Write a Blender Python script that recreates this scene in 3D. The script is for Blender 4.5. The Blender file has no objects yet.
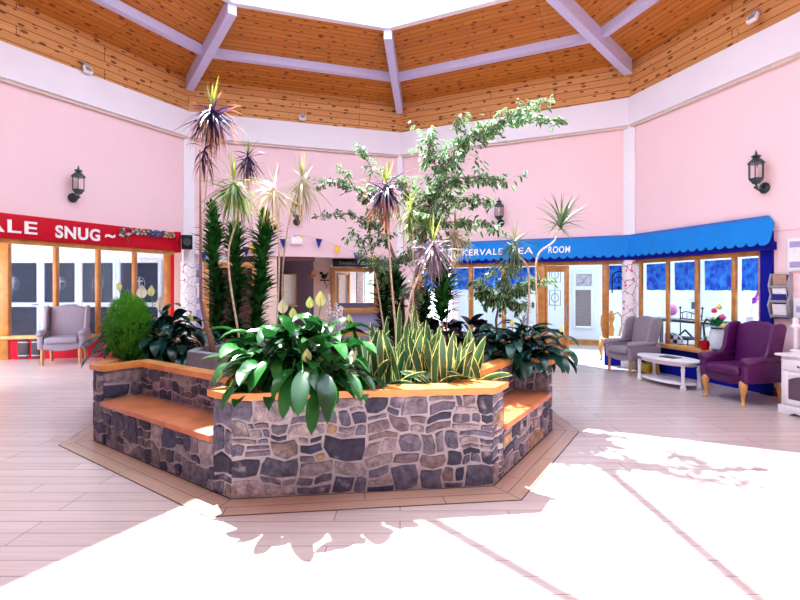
import bpy, math, random
from math import sin, cos, pi, radians as R, sqrt, atan2
from mathutils import Vector as V, Matrix
from mathutils.geometry import tessellate_polygon
random.seed(7)
SC = bpy.context.scene
COL = SC.collection
# ------------------------------------------------------------------ camera, light, exposure
EXPOSURE = -0.07
cam_d = bpy.data.cameras.new('camera'); cam = bpy.data.objects.new('camera', cam_d); COL.objects.link(cam)
cam.location = (0, 0, 1.5); cam.rotation_euler = (R(90), 0, 0)
cam_d.sensor_width = 36; cam_d.lens = 490 / 800 * 36; cam_d.shift_y = -12 / 800; cam_d.clip_start = .05
SC.camera = cam
world = bpy.data.worlds.new('world'); SC.world = world; world.use_nodes = True
bg = world.node_tree.nodes['Background']; bg.inputs[0].default_value = (.76, .86, 1, 1); bg.inputs[1].default_value = 7.0
sun_d = bpy.data.lights.new('sun', 'SUN'); sun = bpy.data.objects.new('sun', sun_d); COL.objects.link(sun)
sun_d.energy = 38; sun_d.angle = R(.6); sun_d.color = (1, .95, .88)
sun.rotation_euler = V((.29, -.545, -1)).to_track_quat('-Z', 'Y').to_euler()
def portal(loc, sx, sy):
    d = bpy.data.lights.new('sky_portal', 'AREA'); d.shape = 'RECTANGLE'; d.size = sx; d.size_y = sy
    d.cycles.is_portal = True
    o = bpy.data.objects.new('sky_portal', d); o.location = loc; COL.objects.link(o)
portal((-.45, 5.2, 6.35), 7.6, 7.6)
SC.view_settings.view_transform = 'Standard'; SC.view_settings.look = 'None'
SC.view_settings.exposure = EXPOSURE; SC.view_settings.gamma = 1; SC.view_settings.use_curve_mapping = False
SC.cycles.use_denoising = True
SC.cycles.max_bounces = 10; SC.cycles.diffuse_bounces = 6; SC.cycles.transparent_max_bounces = 24
SC.cycles.sample_clamp_indirect = 12

# ------------------------------------------------------------------ materials
MATS = {}
def nt(m): return m.node_tree.nodes, m.node_tree.links
def mat(name, col, rough=.6, metal=0, var=.08, scale=20, bump=0, spec=.5, coat=0):
    if name in MATS: return MATS[name]
    m = bpy.data.materials.new(name); m.use_nodes = True; N, L = nt(m); b = N['Principled BSDF']
    b.inputs['Roughness'].default_value = rough; b.inputs['Metallic'].default_value = metal
    b.inputs['Specular IOR Level'].default_value = spec; b.inputs['Coat Weight'].default_value = coat
    tc = N.new('ShaderNodeTexCoord'); no = N.new('ShaderNodeTexNoise'); no.inputs['Scale'].default_value = scale; no.inputs['Detail'].default_value = 4
    L.new(tc.outputs['Object'], no.inputs['Vector'])
    r = N.new('ShaderNodeValToRGB'); L.new(no.outputs['Fac'], r.inputs['Fac'])
    r.color_ramp.elements[0].position = .3; r.color_ramp.elements[1].position = .7
    r.color_ramp.elements[0].color = (*[c * (1 - var) for c in col], 1); r.color_ramp.elements[1].color = (*[min(1, c * (1 + var)) for c in col], 1)
    L.new(r.outputs['Color'], b.inputs['Base Color'])
    if bump:
        bp = N.new('ShaderNodeBump'); bp.inputs['Strength'].default_value = bump; bp.inputs['Distance'].default_value = .01
        L.new(no.outputs['Fac'], bp.inputs['Height']); L.new(bp.outputs['Normal'], b.inputs['Normal'])
    MATS[name] = m; return m
def mixc(N, L, fac, a, b, mode='MIX'):
    x = N.new('ShaderNodeMix'); x.data_type = 'RGBA'; x.blend_type = mode
    for s, k in ((fac, 0), (a, 6), (b, 7)):
        if hasattr(s, 'is_linked') or hasattr(s, 'links'): L.new(s, x.inputs[k])
        elif isinstance(s, (int, float)): x.inputs[k].default_value = s
        else: x.inputs[k].default_value = (*s[:3], 1)
    return x.outputs[2]
def math_n(N, L, op, a, b=None, c=None):
    x = N.new('ShaderNodeMath'); x.operation = op
    for i, s in enumerate((a, b, c)):
        if s is None: continue
        if isinstance(s, (int, float)): x.inputs[i].default_value = s
        else: L.new(s, x.inputs[i])
    return x.outputs[0]
def glass_mat(name, tint=(1, 1, 1), gloss=.08):
    m = bpy.data.materials.new(name); m.use_nodes = True; N, L = nt(m); N.remove(N['Principled BSDF'])
    t = N.new('ShaderNodeBsdfTransparent'); t.inputs[0].default_value = (*tint, 1)
    g = N.new('ShaderNodeBsdfGlossy'); g.inputs['Roughness'].default_value = .03
    f = N.new('ShaderNodeFresnel'); f.inputs[0].default_value = 1.18
    x = N.new('ShaderNodeMixShader'); L.new(f.outputs[0], x.inputs[0]); L.new(t.outputs[0], x.inputs[1]); L.new(g.outputs[0], x.inputs[2])
    L.new(x.outputs[0], N['Material Output'].inputs[0]); MATS[name] = m; return m
def leaf_mat(name, c0, c1, margin=None, mw=.12, rough=.35, trans=.35, tip=None, tipw=.8, spec=.5):
    """leaf colour varies leaf by leaf (Col attribute); optional coloured margin across the width and tip along the length"""
    m = bpy.data.materials.new(name); m.use_nodes = True; N, L = nt(m); b = N['Principled BSDF']
    at = N.new('ShaderNodeAttribute'); at.attribute_name = 'Col'
    sp = N.new('ShaderNodeSeparateColor'); L.new(at.outputs['Color'], sp.inputs[0])
    c = mixc(N, L, sp.outputs[0], c0, c1)
    uv = N.new('ShaderNodeUVMap'); su = N.new('ShaderNodeSeparateXYZ'); L.new(uv.outputs[0], su.inputs[0])
    if margin:
        d = math_n(N, L, 'ABSOLUTE', math_n(N, L, 'SUBTRACT', su.outputs[0], .5))
        no = N.new('ShaderNodeTexNoise'); no.inputs['Scale'].default_value = 9; L.new(uv.outputs[0], no.inputs['Vector'])
        d2 = math_n(N, L, 'ADD', d, math_n(N, L, 'MULTIPLY', math_n(N, L, 'SUBTRACT', no.outputs['Fac'], .5), .25))
        k = math_n(N, L, 'GREATER_THAN', d2, .5 - mw)
        c = mixc(N, L, k, c, margin)
    if tip:
        mr = N.new('ShaderNodeMapRange'); mr.inputs[1].default_value = tipw - .25; mr.inputs[2].default_value = tipw + .15
        L.new(su.outputs[1], mr.inputs[0]); c = mixc(N, L, mr.outputs[0], c, tip)
    L.new(c, b.inputs['Base Color']); b.inputs['Roughness'].default_value = rough; b.inputs['Specular IOR Level'].default_value = spec
    t = N.new('ShaderNodeBsdfTranslucent'); L.new(c, t.inputs[0])
    x = N.new('ShaderNodeMixShader'); x.inputs[0].default_value = trans
    L.new(b.outputs[0], x.inputs[1]); L.new(t.outputs[0], x.inputs[2]); L.new(x.outputs[0], N['Material Output'].inputs[0])
    MATS[name] = m; return m
def stone_mat():
    m = bpy.data.materials.new('rubble_stone'); m.use_nodes = True; N, L = nt(m); b = N['Principled BSDF']
    at = N.new('ShaderNodeAttribute'); at.attribute_name = 'Col'
    tc = N.new('ShaderNodeTexCoord'); no = N.new('ShaderNodeTexNoise'); no.inputs['Scale'].default_value = 16; no.inputs['Detail'].default_value = 8; no.inputs['Roughness'].default_value = .7
    L.new(tc.outputs['Object'], no.inputs['Vector'])
    r = N.new('ShaderNodeValToRGB'); L.new(no.outputs['Fac'], r.inputs['Fac'])
    e = r.color_ramp.elements; e[0].position = .34; e[0].color = (.28, .28, .34, 1); e[1].position = .66; e[1].color = (1.45, 1.38, 1.4, 1)
    c = mixc(N, L, 1.0, at.outputs['Color'], r.outputs['Color'], 'MULTIPLY')
    n2 = N.new('ShaderNodeTexNoise'); n2.inputs['Scale'].default_value = 7; n2.inputs['Detail'].default_value = 6; L.new(tc.outputs['Object'], n2.inputs['Vector'])
    mr = N.new('ShaderNodeMapRange'); mr.inputs[1].default_value = .6; mr.inputs[2].default_value = .72; L.new(n2.outputs['Fac'], mr.inputs[0])
    c = mixc(N, L, math_n(N, L, 'MULTIPLY', mr.outputs[0], .55), c, (.5, .47, .5))
    L.new(c, b.inputs['Base Color']); b.inputs['Roughness'].default_value = .75
    bp = N.new('ShaderNodeBump'); bp.inputs['Strength'].default_value = 1.0; bp.inputs['Distance'].default_value = .02
    L.new(no.outputs['Fac'], bp.inputs['Height']); L.new(bp.outputs['Normal'], b.inputs['Normal'])
    MATS['stone'] = m
def planks_mat(name, c1, c2, grout, bw, bh, rough, knots=False, gap=.012, grain=.25, rot=0, spec=.5, knot_c=(.12, .03, .01)):
    """boards running along U (metres)"""
    m = bpy.data.materials.new(name); m.use_nodes = True; N, L = nt(m); b = N['Principled BSDF']
    uv = N.new('ShaderNodeUVMap'); mp = N.new('ShaderNodeMapping'); mp.inputs['Rotation'].default_value[2] = rot; L.new(uv.outputs[0], mp.inputs[0])
    br = N.new('ShaderNodeTexBrick'); L.new(mp.outputs[0], br.inputs['Vector'])
    br.inputs['Color1'].default_value = (*c1, 1); br.inputs['Color2'].default_value = (*c2, 1); br.inputs['Mortar'].default_value = (*grout, 1)
    br.inputs['Scale'].default_value = 1; br.inputs['Mortar Size'].default_value = gap * bh; br.inputs['Mortar Smooth'].default_value = .3
    br.inputs['Brick Width'].default_value = bw; br.inputs['Row Height'].default_value = bh; br.offset = .37; br.offset_frequency = 3
    sc = N.new('ShaderNodeMapping'); sc.inputs['Scale'].default_value = (1.5, 30, 1); L.new(mp.outputs[0], sc.inputs[0])
    no = N.new('ShaderNodeTexNoise'); no.inputs['Scale'].default_value = 1; no.inputs['Detail'].default_value = 5; L.new(sc.outputs[0], no.inputs['Vector'])
    r = N.new('ShaderNodeValToRGB'); L.new(no.outputs['Fac'], r.inputs['Fac'])
    r.color_ramp.elements[0].position = .25; r.color_ramp.elements[0].color = (1 - grain,) * 3 + (1,); r.color_ramp.elements[1].position = .7; r.color_ramp.elements[1].color = (1.05,) * 3 + (1,)
    c = mixc(N, L, 1.0, br.outputs['Color'], r.outputs['Color'], 'MULTIPLY')
    if knots:
        s2 = N.new('ShaderNodeMapping'); s2.inputs['Scale'].default_value = (3.6, 9.0, 1); L.new(mp.outputs[0], s2.inputs[0])
        vo = N.new('ShaderNodeTexVoronoi'); vo.voronoi_dimensions = '2D'; vo.inputs['Scale'].default_value = 1.0; L.new(s2.outputs[0], vo.inputs['Vector'])
        sp = N.new('ShaderNodeSeparateColor'); L.new(vo.outputs['Color'], sp.inputs[0])
        rad = math_n(N, L, 'MULTIPLY', sp.outputs[0], .21)
        k = math_n(N, L, 'LESS_THAN', vo.outputs['Distance'], rad)
        c = mixc(N, L, math_n(N, L, 'MULTIPLY', k, .88), c, knot_c)
    L.new(c, b.inputs['Base Color']); b.inputs['Roughness'].default_value = rough; b.inputs['Specular IOR Level'].default_value = spec
    bp = N.new('ShaderNodeBump'); bp.inputs['Strength'].default_value = .25; bp.inputs['Distance'].default_value = .004
    L.new(math_n(N, L, 'SUBTRACT', 1, br.outputs['Fac']), bp.inputs['Height']); L.new(bp.outputs['Normal'], b.inputs['Normal'])
    MATS[name] = m; return m
def curtain_mat():
    m = bpy.data.materials.new('blue_curtain'); m.use_nodes = True; N, L = nt(m); b = N['Principled BSDF']
    tc = N.new('ShaderNodeTexCoord'); no = N.new('ShaderNodeTexNoise'); no.inputs['Scale'].default_value = 9; no.inputs['Detail'].default_value = 5; L.new(tc.outputs['Object'], no.inputs['Vector'])
    r = N.new('ShaderNodeValToRGB'); L.new(no.outputs['Fac'], r.inputs['Fac'])
    e = r.color_ramp.elements; e[0].position = .35; e[0].color = (.005, .03, .45, 1); e[1].position = .7; e[1].color = (.04, .3, .85, 1)
    L.new(r.outputs['Color'], b.inputs['Base Color']); b.inputs['Roughness'].default_value = .7
    t = N.new('ShaderNodeBsdfTranslucent'); L.new(r.outputs['Color'], t.inputs[0])
    x = N.new('ShaderNodeMixShader'); x.inputs[0].default_value = .4
    L.new(b.outputs[0], x.inputs[1]); L.new(t.outputs[0], x.inputs[2]); L.new(x.outputs[0], N['Material Output'].inputs[0])
    MATS['blue_curtain'] = m
PINK = mat('pink_wall', (.83, .60, .64), .85, var=.015, scale=2)
CREAM = mat('peach_wall', (.80, .60, .52), .85, var=.02, scale=2)
WHITE = mat('white_paint', (.80, .78, .84), .6, var=.02)
LILAC = mat('lilac_beam_paint', (.56, .54, .80), .55, var=.03)
TRIM = mat('cornice_paint', (.78, .74, .82), .8, var=.015, scale=3)
ROOMW = mat('white_plaster', (.85, .87, .9), .8, var=.02)
OAK = mat('oak_frame', (.50, .20, .04), .42, var=.25, scale=9)
OAKL = mat('light_oak', (.62, .30, .09), .35, var=.2, scale=8)
CAPW = mat('oiled_cap_wood', (.62, .25, .07), .3, var=.2, scale=7)
BENCHW = mat('bench_wood', (.50, .16, .065), .3, var=.22, scale=6)
REDP = mat('red_paint', (.50, .003, .018), .55, var=.05, spec=.15)
REDD = mat('dark_red_paint', (.2, .01, .012), .6, var=.1)
BLUEA = mat('awning_blue', (.006, .21, .66), .6, var=.05, scale=5, spec=.15)
BLUED = mat('deep_blue_paint', (.002, .004, .25), .6, var=.05, spec=.15)
BLACK = mat('black_iron', (.006, .006, .008), .5, var=.1, spec=.2)
LANT = mat('lantern_metal', (.05, .075, .085), .5, metal=.5, var=.4, scale=40)
MORTAR = mat('mortar', (.36, .33, .37), .9, var=.15, scale=30, bump=.4)
SOIL = mat('soil', (.035, .022, .015), .95, var=.4, scale=40, bump=.8)
GREYF = mat('grey_vinyl', (.27, .225, .28), .5, var=.05)
PURPF = mat('purple_vinyl', (.075, .002, .085), .42, var=.08)
CONC = mat('concrete', (.28, .27, .32), .85, var=.15, scale=25, bump=.3)
LETTER = mat('cream_lettering', (.9, .86, .86), .6, var=.02)
NAVYG = mat('dark_room', (.01, .014, .04), .25, var=.5, scale=3)
MAROON = mat('maroon_paint', (.06, .008, .01), .6, var=.1)
BROWNC = mat('brown_ceiling', (.10, .03, .025), .8, var=.1)
GOLD = mat('brass', (.7, .25, .08), .3, metal=.8)
YEL = mat('yellow_plastic', (.85, .6, .02), .5)
NAVY = mat('navy_cloth', (.008, .012, .2), .8)
YELC = mat('yellow_cloth', (.9, .55, .03), .8)
PAPER = mat('paper', (.8, .78, .82), .7)
SILV = mat('silver_plastic', (.35, .35, .4), .4, metal=.3)
STEM = mat('plant_stem', (.60, .43, .34), .8, var=.3, scale=30)
BARK = mat('bark', (.24, .13, .09), .85, var=.35, scale=40)
GLASS = glass_mat('clear_glass'); SKYG = glass_mat('roof_glass', (.93, .98, 1))
stone_mat(); curtain_mat()
PINE_S = planks_mat('pine_soffit', (.60, .22, .035), (.52, .17, .026), (.14, .04, .01), 3.6, .105, .55, knots=True, gap=.05, spec=.25)
PINE_F = planks_mat('pine_frieze', (.70, .34, .12), (.62, .27, .085), (.16, .05, .015), 3.6, .135, .55, knots=True, gap=.05, spec=.25)
FLOORM = planks_mat('floor_planks', (.64, .535, .515), (.58, .48, .46), (.27, .19, .17), 1.15, .15, .27, gap=.022, grain=.12)
FLOORB = planks_mat('border_planks', (.55, .38, .29), (.49, .33, .24), (.10, .05, .03), 1.5, .125, .30, gap=.03, grain=.15)
L_LILY = leaf_mat('peace_lily_leaf', (.006, .045, .014), (.022, .15, .025), rough=.24, trans=.18)
L_LILD = leaf_mat('dark_lily_leaf', (.006, .035, .03), (.012, .07, .05), rough=.25, trans=.12)
L_SNAKE = leaf_mat('snake_leaf', (.015, .075, .04), (.06, .16, .06), margin=(.80, .80, .30), mw=.10, rough=.35, trans=.15)
L_COMP = leaf_mat('compact_leaf', (.008, .07, .012), (.04, .22, .035), rough=.22, trans=.12)
L_FIC = leaf_mat('variegated_fig_leaf', (.02, .12, .035), (.08, .26, .07), margin=(.62, .70, .50), mw=.13, rough=.3, trans=.3)
L_BUSH = leaf_mat('feathery_leaf', (.05, .28, .015), (.16, .50, .03), rough=.5, trans=.4)
L_PUR = leaf_mat('purple_strap', (.02, .008, .04), (.09, .045, .15), rough=.3, trans=.35, tip=(.75, .30, .12), tipw=.8)
L_GRN = leaf_mat('green_strap', (.03, .14, .03), (.25, .42, .10), rough=.3, trans=.35, margin=(.5, .45, .12), mw=.12)
L_SUNLIT = leaf_mat('sunlit_strap', (.50, .42, .26), (.75, .66, .50), rough=.35, trans=.4, tip=(.7, .5, .12))  # sunlight on these heads is put into the pale leaf colour
L_MIX = leaf_mat('pink_edged_strap', (.10, .06, .12), (.5, .36, .42), rough=.3, trans=.35)
L_YTOP = leaf_mat('young_strap', (.22, .30, .04), (.40, .42, .08), rough=.35, trans=.4)
L_DGRN = leaf_mat('dark_green_strap', (.02, .08, .04), (.06, .17, .06), rough=.3, trans=.25, margin=(.25, .12, .12), mw=.08)
L_CAL = leaf_mat('dark_purple_leaf', (.008, .008, .02), (.03, .02, .05), rough=.3, trans=.05)
L_FERN = leaf_mat('grey_green_frond', (.05, .10, .08), (.15, .24, .18), rough=.5, trans=.25)
SPATHE = mat('white_spathe', (.85, .84, .72), .5, var=.04); SPADIX = mat('yellow_spadix', (.7, .6, .2), .7)
YSPATHE = mat('yellowing_spathe', (.72, .80, .35), .5, var=.08)

# ------------------------------------------------------------------ mesh helpers
class MB:
    def __init__(s): s.v = []; s.f = []; s.uv = []; s.c = []; s.m = []; s.M = None; s.mi = 0; s.col = (1, 1, 1); s.hasuv = False
    def P(s, p):
        p = V(p)
        if s.M is not None: p = s.M @ p
        s.v.append(p); return len(s.v) - 1
    def face(s, idx, uv=None, col=None):
        s.f.append(idx); s.uv.append(uv or [(0, 0)] * len(idx)); s.c.append(col or s.col); s.m.append(s.mi)
        if uv: s.hasuv = True
    def poly(s, pts, uv=None, col=None): s.face([s.P(p) for p in pts], uv, col)
    def box(s, a, b):
        x0, y0, z0 = a; x1, y1, z1 = b
        i = [s.P(p) for p in ((x0, y0, z0), (x1, y0, z0), (x1, y1, z0), (x0, y1, z0), (x0, y0, z1), (x1, y0, z1), (x1, y1, z1), (x0, y1, z1))]
        for q in ((0, 3, 2, 1), (4, 5, 6, 7), (0, 1, 5, 4), (1, 2, 6, 5), (2, 3, 7, 6), (3, 0, 4, 7)): s.face([i[k] for k in q])
        return s
    def cbox(s, c, d): return s.box([c[k] - d[k] / 2 for k in range(3)], [c[k] + d[k] / 2 for k in range(3)])
    def prism(s, pts, z0, z1, axis='z'):
        """polygon (CCW) extruded; axis 'x'/'y' puts the polygon into the yz / xz plane"""
        mp = {'z': lambda a, b, t: (a, b, t), 'x': lambda a, b, t: (t, a, b), 'y': lambda a, b, t: (a, t, b)}[axis]
        n = len(pts); lo = [s.P(mp(p[0], p[1], z0)) for p in pts]; hi = [s.P(mp(p[0], p[1], z1)) for p in pts]
        fl = axis == 'y'
        q = lo[::-1] if not fl else lo; s.face(list(q)); q = hi if not fl else hi[::-1]; s.face(list(q))
        for i in range(n):
            j = (i + 1) % n; f = [lo[i], lo[j], hi[j], hi[i]]
            s.face(f if not fl else f[::-1])
        return s
    def tube(s, pts, rad, n=8, caps=True):
        pts = [V(p) for p in pts]
        if not isinstance(rad, (list, tuple)): rad = [rad] * len(pts)
        rings = []; up = None
        for i, p in enumerate(pts):
            d = (pts[min(i + 1, len(pts) - 1)] - pts[max(i - 1, 0)]).normalized()
            if up is None: up = V((0, 0, 1)) if abs(d.z) < .9 else V((1, 0, 0))
            a = d.cross(up).normalized(); up = a.cross(d).normalized(); b = up
            rings.append([s.P(p + (a * cos(2 * pi * k / n) + b * sin(2 * pi * k / n)) * rad[i]) for k in range(n)])
        for i in range(len(pts) - 1):
            for k in range(n):
                l = (k + 1) % n; s.face([rings[i][k], rings[i][l], rings[i + 1][l], rings[i + 1][k]])
        if caps: s.face(rings[0][::-1]); s.face(rings[-1])
        return s
    def lathe(s, prof, n=16, c=(0, 0, 0)):
        rings = [[s.P((c[0] + r * cos(2 * pi * k / n), c[1] + r * sin(2 * pi * k / n), c[2] + z)) for k in range(n)] for r, z in prof]
        for i in range(len(prof) - 1):
            for k in range(n):
                l = (k + 1) % n; s.face([rings[i][k], rings[i][l], rings[i + 1][l], rings[i + 1][k]])
        s.face(rings[0][::-1]); s.face(rings[-1]); return s
    def ball(s, c, r, n=8, sq=(1, 1, 1)):
        pr = [(cos(-pi / 2 + pi * i / n) * r, sin(-pi / 2 + pi * i / n) * r) for i in range(1, n)]
        rings = [[s.P((c[0] + a * sq[0] * cos(2 * pi * k / n), c[1] + a * sq[1] * sin(2 * pi * k / n), c[2] + z * sq[2])) for k in range(n)] for a, z in pr]
        for i in range(len(pr) - 1):
            for k in range(n):
                l = (k + 1) % n; s.face([rings[i][k], rings[i][l], rings[i + 1][l], rings[i + 1][k]])
        s.face(rings[0][::-1]); s.face(rings[-1]); return s
    def leaf(s, p, az, el, L, W, droop, n=4, shape='lance', fold=.25, roll=0, col=None, curl=1.0):
        p = V(p); side0 = V((-sin(az), cos(az), 0)); st = []; step = L / n; e = el
        c = col if col is not None else random.random(); c = (c, c, c)
        for i in range(n + 1):
            t = i / n; d = V((cos(az) * cos(e), sin(az) * cos(e), sin(e)))
            up = side0.cross(d) * -1; sd = side0 * cos(roll) + up * sin(roll); up2 = up * cos(roll) - side0 * sin(roll)
            if shape == 'lance': w = sin(pi * min(1, .04 + .96 * t ** .8)) ** .8
            elif shape == 'oval': w = sin(pi * (.06 + .94 * t) ** .9) ** .6
            elif shape == 'snake': w = min(1, .42 + t * 1.1) * (1 if t < .66 else max(0, 1 - ((t - .66) / .34) ** 2.0) ** .8)
            else: w = min(1, .45 + 3 * t) * (1 - t ** 1.6)
            w = max(w * W / 2, .0008)
            st.append((s.P(p - sd * w), s.P(p - up2 * fold * w * curl), s.P(p + sd * w), t))
            p = p + d * step; e -= droop / n
        for a, b in zip(st, st[1:]):
            s.face([a[0], a[1], b[1], b[0]], [(0, a[3]), (.5, a[3]), (.5, b[3]), (0, b[3])], c)
            s.face([a[1], a[2], b[2], b[1]], [(.5, a[3]), (1, a[3]), (1, b[3]), (.5, b[3])], c)
        return p
    def build(s, name, m, parent=None, smooth=False, bevel=0, seg=2, matrix=None):
        me = bpy.data.meshes.new(name); me.from_pydata([tuple(v) for v in s.v], [], s.f)
        ms = m if isinstance(m, (list, tuple)) else [m]
        for x in ms: me.materials.append(x)
        me.polygons.foreach_set('material_index', s.m)
        if s.hasuv:
            u = me.uv_layers.new(name='UVMap'); u.data.foreach_set('uv', [k for f in s.uv for q in f for k in q])
        ca = me.color_attributes.new('Col', 'FLOAT_COLOR', 'CORNER')
        ca.data.foreach_set('color', [k for f, c in zip(s.f, s.c) for _ in f for k in (c[0], c[1], c[2], 1)])
        if smooth: me.polygons.foreach_set('use_smooth', [True] * len(s.f))
        me.update()
        o = bpy.data.objects.new(name, me); COL.objects.link(o)
        if parent: o.parent = parent
        if matrix is not None: o.matrix_world = matrix
        if bevel:
            md = o.modifiers.new('bevel', 'BEVEL'); md.width = bevel; md.segments = seg; md.limit_method = 'ANGLE'; md.angle_limit = R(30)
            if not smooth: me.polygons.foreach_set('use_smooth', [True] * len(s.f)); 
            md.harden_normals = False
        return o
def thing(name, label, cat, loc=(0, 0, 0), rz=0, group=None, mtx=None):
    o = bpy.data.objects.new(name, None); COL.objects.link(o); o.empty_display_size = .1
    if mtx is not None: o.matrix_world = mtx
    else: o.location = loc; o.rotation_euler = (0, 0, rz)
    o['label'] = label; o['category'] = cat
    if group: o['group'] = group
    return o
def tag(o, label, cat, group=None):
    o['label'] = label; o['category'] = cat
    if group: o['group'] = group
    return o
def struct(o): o['kind'] = 'structure'; return o
def copy_tree(o, parent=None):
    c = o.copy(); COL.objects.link(c); c.parent = parent
    for ch in list(o.children): copy_tree(ch, c)
    return c
def text_mesh(txt, size, depth=.008, spacing=1.0, bold=.0):
    cu = bpy.data.curves.new('lettering', 'FONT'); cu.body = txt; cu.size = size; cu.extrude = depth; cu.space_character = spacing; cu.offset = bold
    cu.align_x = 'LEFT'; o = bpy.data.objects.new('tmp', cu); COL.objects.link(o)
    dg = bpy.context.evaluated_depsgraph_get(); me = bpy.data.meshes.new_from_object(o.evaluated_get(dg))
    bpy.data.objects.remove(o); return me
def lettering(txt, size, m, parent, loc, width=None, name='lettering', bold=.004, spacing=1.1):
    """text standing in the local xz plane of parent"""
    me = text_mesh(txt, size, .006, spacing, bold); me.materials.append(m)
    o = bpy.data.objects.new(name, me); COL.objects.link(o); o.parent = parent
    o.rotation_euler = (R(90), 0, 0); o.location = loc
    if width:
        xs = [v.co.x for v in me.vertices]; w = max(xs) - min(xs); o.scale = (width / w, 1, 1)
    return o

# ------------------------------------------------------------------ frames along the walls (x = right as seen from inside, y = outwards, z = up)
A = V((-4.38, 10.13, 0)); B = V((0, 11.51, 0)); C = V((4.42, 9.38, 0))
dL = V((-.469, -.883, 0)).normalized(); dR = V((.293, -.956, 0)).normalized()
D = C + dR * 4.6; H = A + dL * 4.65; E = V((3.5, .6, 0)); F = V((-1.1, -1.1, 0)); G = V((-5.3, 1.6, 0))
CEN = V((-.55, 5.46, 0))
class Frame:
    def __init__(s, o, x):
        s.o = V(o); s.x = V(x).normalized(); s.y = V((-s.x.y, s.x.x, 0))
        s.M = Matrix(((s.x.x, s.y.x, 0, s.o.x), (s.x.y, s.y.y, 0, s.o.y), (0, 0, 1, s.o.z), (0, 0, 0, 1)))
    def at(s, u, off=0, z=0): return s.o + s.x * u + s.y * off + V((0, 0, z))
    def s(s, px, off=0):
        u = (px - 400) / 490; p = s.o + s.y * off
        return (u * p.y - p.x) / (s.x.x - u * s.x.y)
    def z(s, u, py, off=0): return 1.5 - (py - 288) / 490 * s.at(u, off).y
    def mtx(s, u, off=0, z=0): return Matrix.Translation(s.at(u, off, z)) @ s.M.to_3x3().to_4x4()
FL = Frame(A, -dL); FBL = Frame(A, B - A); FBR = Frame(B, C - B); FR = Frame(C, dR)
LBL = (B - A).length; LBR = (C - B).length; LL = 4.65; LR = 4.6
Z_C0, Z_C1, Z_F1, Z_S = 4.6, 5.12, 5.82, 6.36      # cornice bottom / top, frieze top, skylight kerb
T = .22

# ------------------------------------------------------------------ setting: floor
mb = MB(); mb.poly([(-14, -6, 0), (14, -6, 0), (14, 19, 0), (-14, 19, 0)], [(-14, -6), (14, -6), (14, 19), (-14, 19)])
fl = struct(mb.build('floor', FLOORM))

# planter outline
P1 = V((-1.196, 3.48)); P2 = V((.70, 3.71)); P4 = V((1.60, 5.18)); P3 = V((-3.01, 4.82))
P3b = V((1.55, 6.95)); P1b = V((.2, 8.4)); P2b = V((-2.0, 8.4)); P4b = V((-3.35, 6.75))
eR = (P4 - P2).normalized(); nR = V((-eR.y, eR.x)); eL = (P1 - P3).normalized(); nL = V((-eL.y, eL.x))
a = P2 + eR * .23; b = P4 - eR * .10; ai = a + nR * .37; bi = b + nR * .37
c1 = P3 + eL * .20; d1 = P1 - eL * .215; ci = c1 + nL * .37; di = d1 + nL * .37
OUT = [P1, P2, a, ai, bi, b, P4, P3b, P1b, P2b, P4b, P3, c1, ci, di, d1]
def line_off(p, q, o):
    d = (q - p).normalized(); n = V((-d.y, d.x)); return p + n * o, d
def isect(l1, l2):
    (p, d), (q, e) = l1, l2; k = d.x * e.y - d.y * e.x
    t = ((q.x - p.x) * e.y - (q.y - p.y) * e.x) / k; return p + d * t
def offset_poly(edges):
    ls = [line_off(*e) for e in edges]; return [isect(ls[i - 1], ls[i]) for i in range(len(ls))]
n = len(OUT)
CAPO = offset_poly([(OUT[i], OUT[(i + 1) % n], -.035) for i in range(n)])
HOLE = offset_poly([(P1, P2, .2), (a, ai, .13), (ai, bi, .13), (bi, b, .13), (P4, P3b, .16), (P3b, P1b, .25), (P1b, P2b, .25), (P2b, P4b, .25), (P4b, P3, .14), (c1, ci, .13), (ci, di, .13), (di, d1, .13)])
def ring(mb, outer, hole, z0, z1):
    pts = [V((p.x, p.y, 0)) for p in outer], [V((p.x, p.y, 0)) for p in hole]
    allp = pts[0] + pts[1]; tri = tessellate_polygon(pts)
    for z, up in ((z0, False), (z1, True)):
        ix = [mb.P((p.x, p.y, z)) for p in allp]
        for t in tri:
            t = list(t); ar = (allp[t[1]] - allp[t[0]]).cross(allp[t[2]] - allp[t[0]]).z
            if (ar > 0) != up: t = t[::-1]
            mb.face([ix[k] for k in t])
    for poly, out in ((outer, True), (hole, False)):
        m = len(poly); lo = [mb.P((p.x, p.y, z0)) for p in poly]; hi = [mb.P((p.x, p.y, z1)) for p in poly]
        for i in range(m):
            j = (i + 1) % m; f = [lo[i], lo[j], hi[j], hi[i]]; mb.face(f if out else f[::-1])
# border boards round the planter on the floor
mb = MB()
W_ = .26; OCT = [P1, P2, P4, P3b, P1b, P2b, P4b, P3]; m = len(OCT)
O1 = offset_poly([(OCT[i], OCT[(i + 1) % m], -.012) for i in range(m)]); O2 = offset_poly([(OCT[i], OCT[(i + 1) % m], -W_) for i in range(m)])
O3 = offset_poly([(OCT[i], OCT[(i + 1) % m], -W_ - .008) for i in range(m)])
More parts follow.
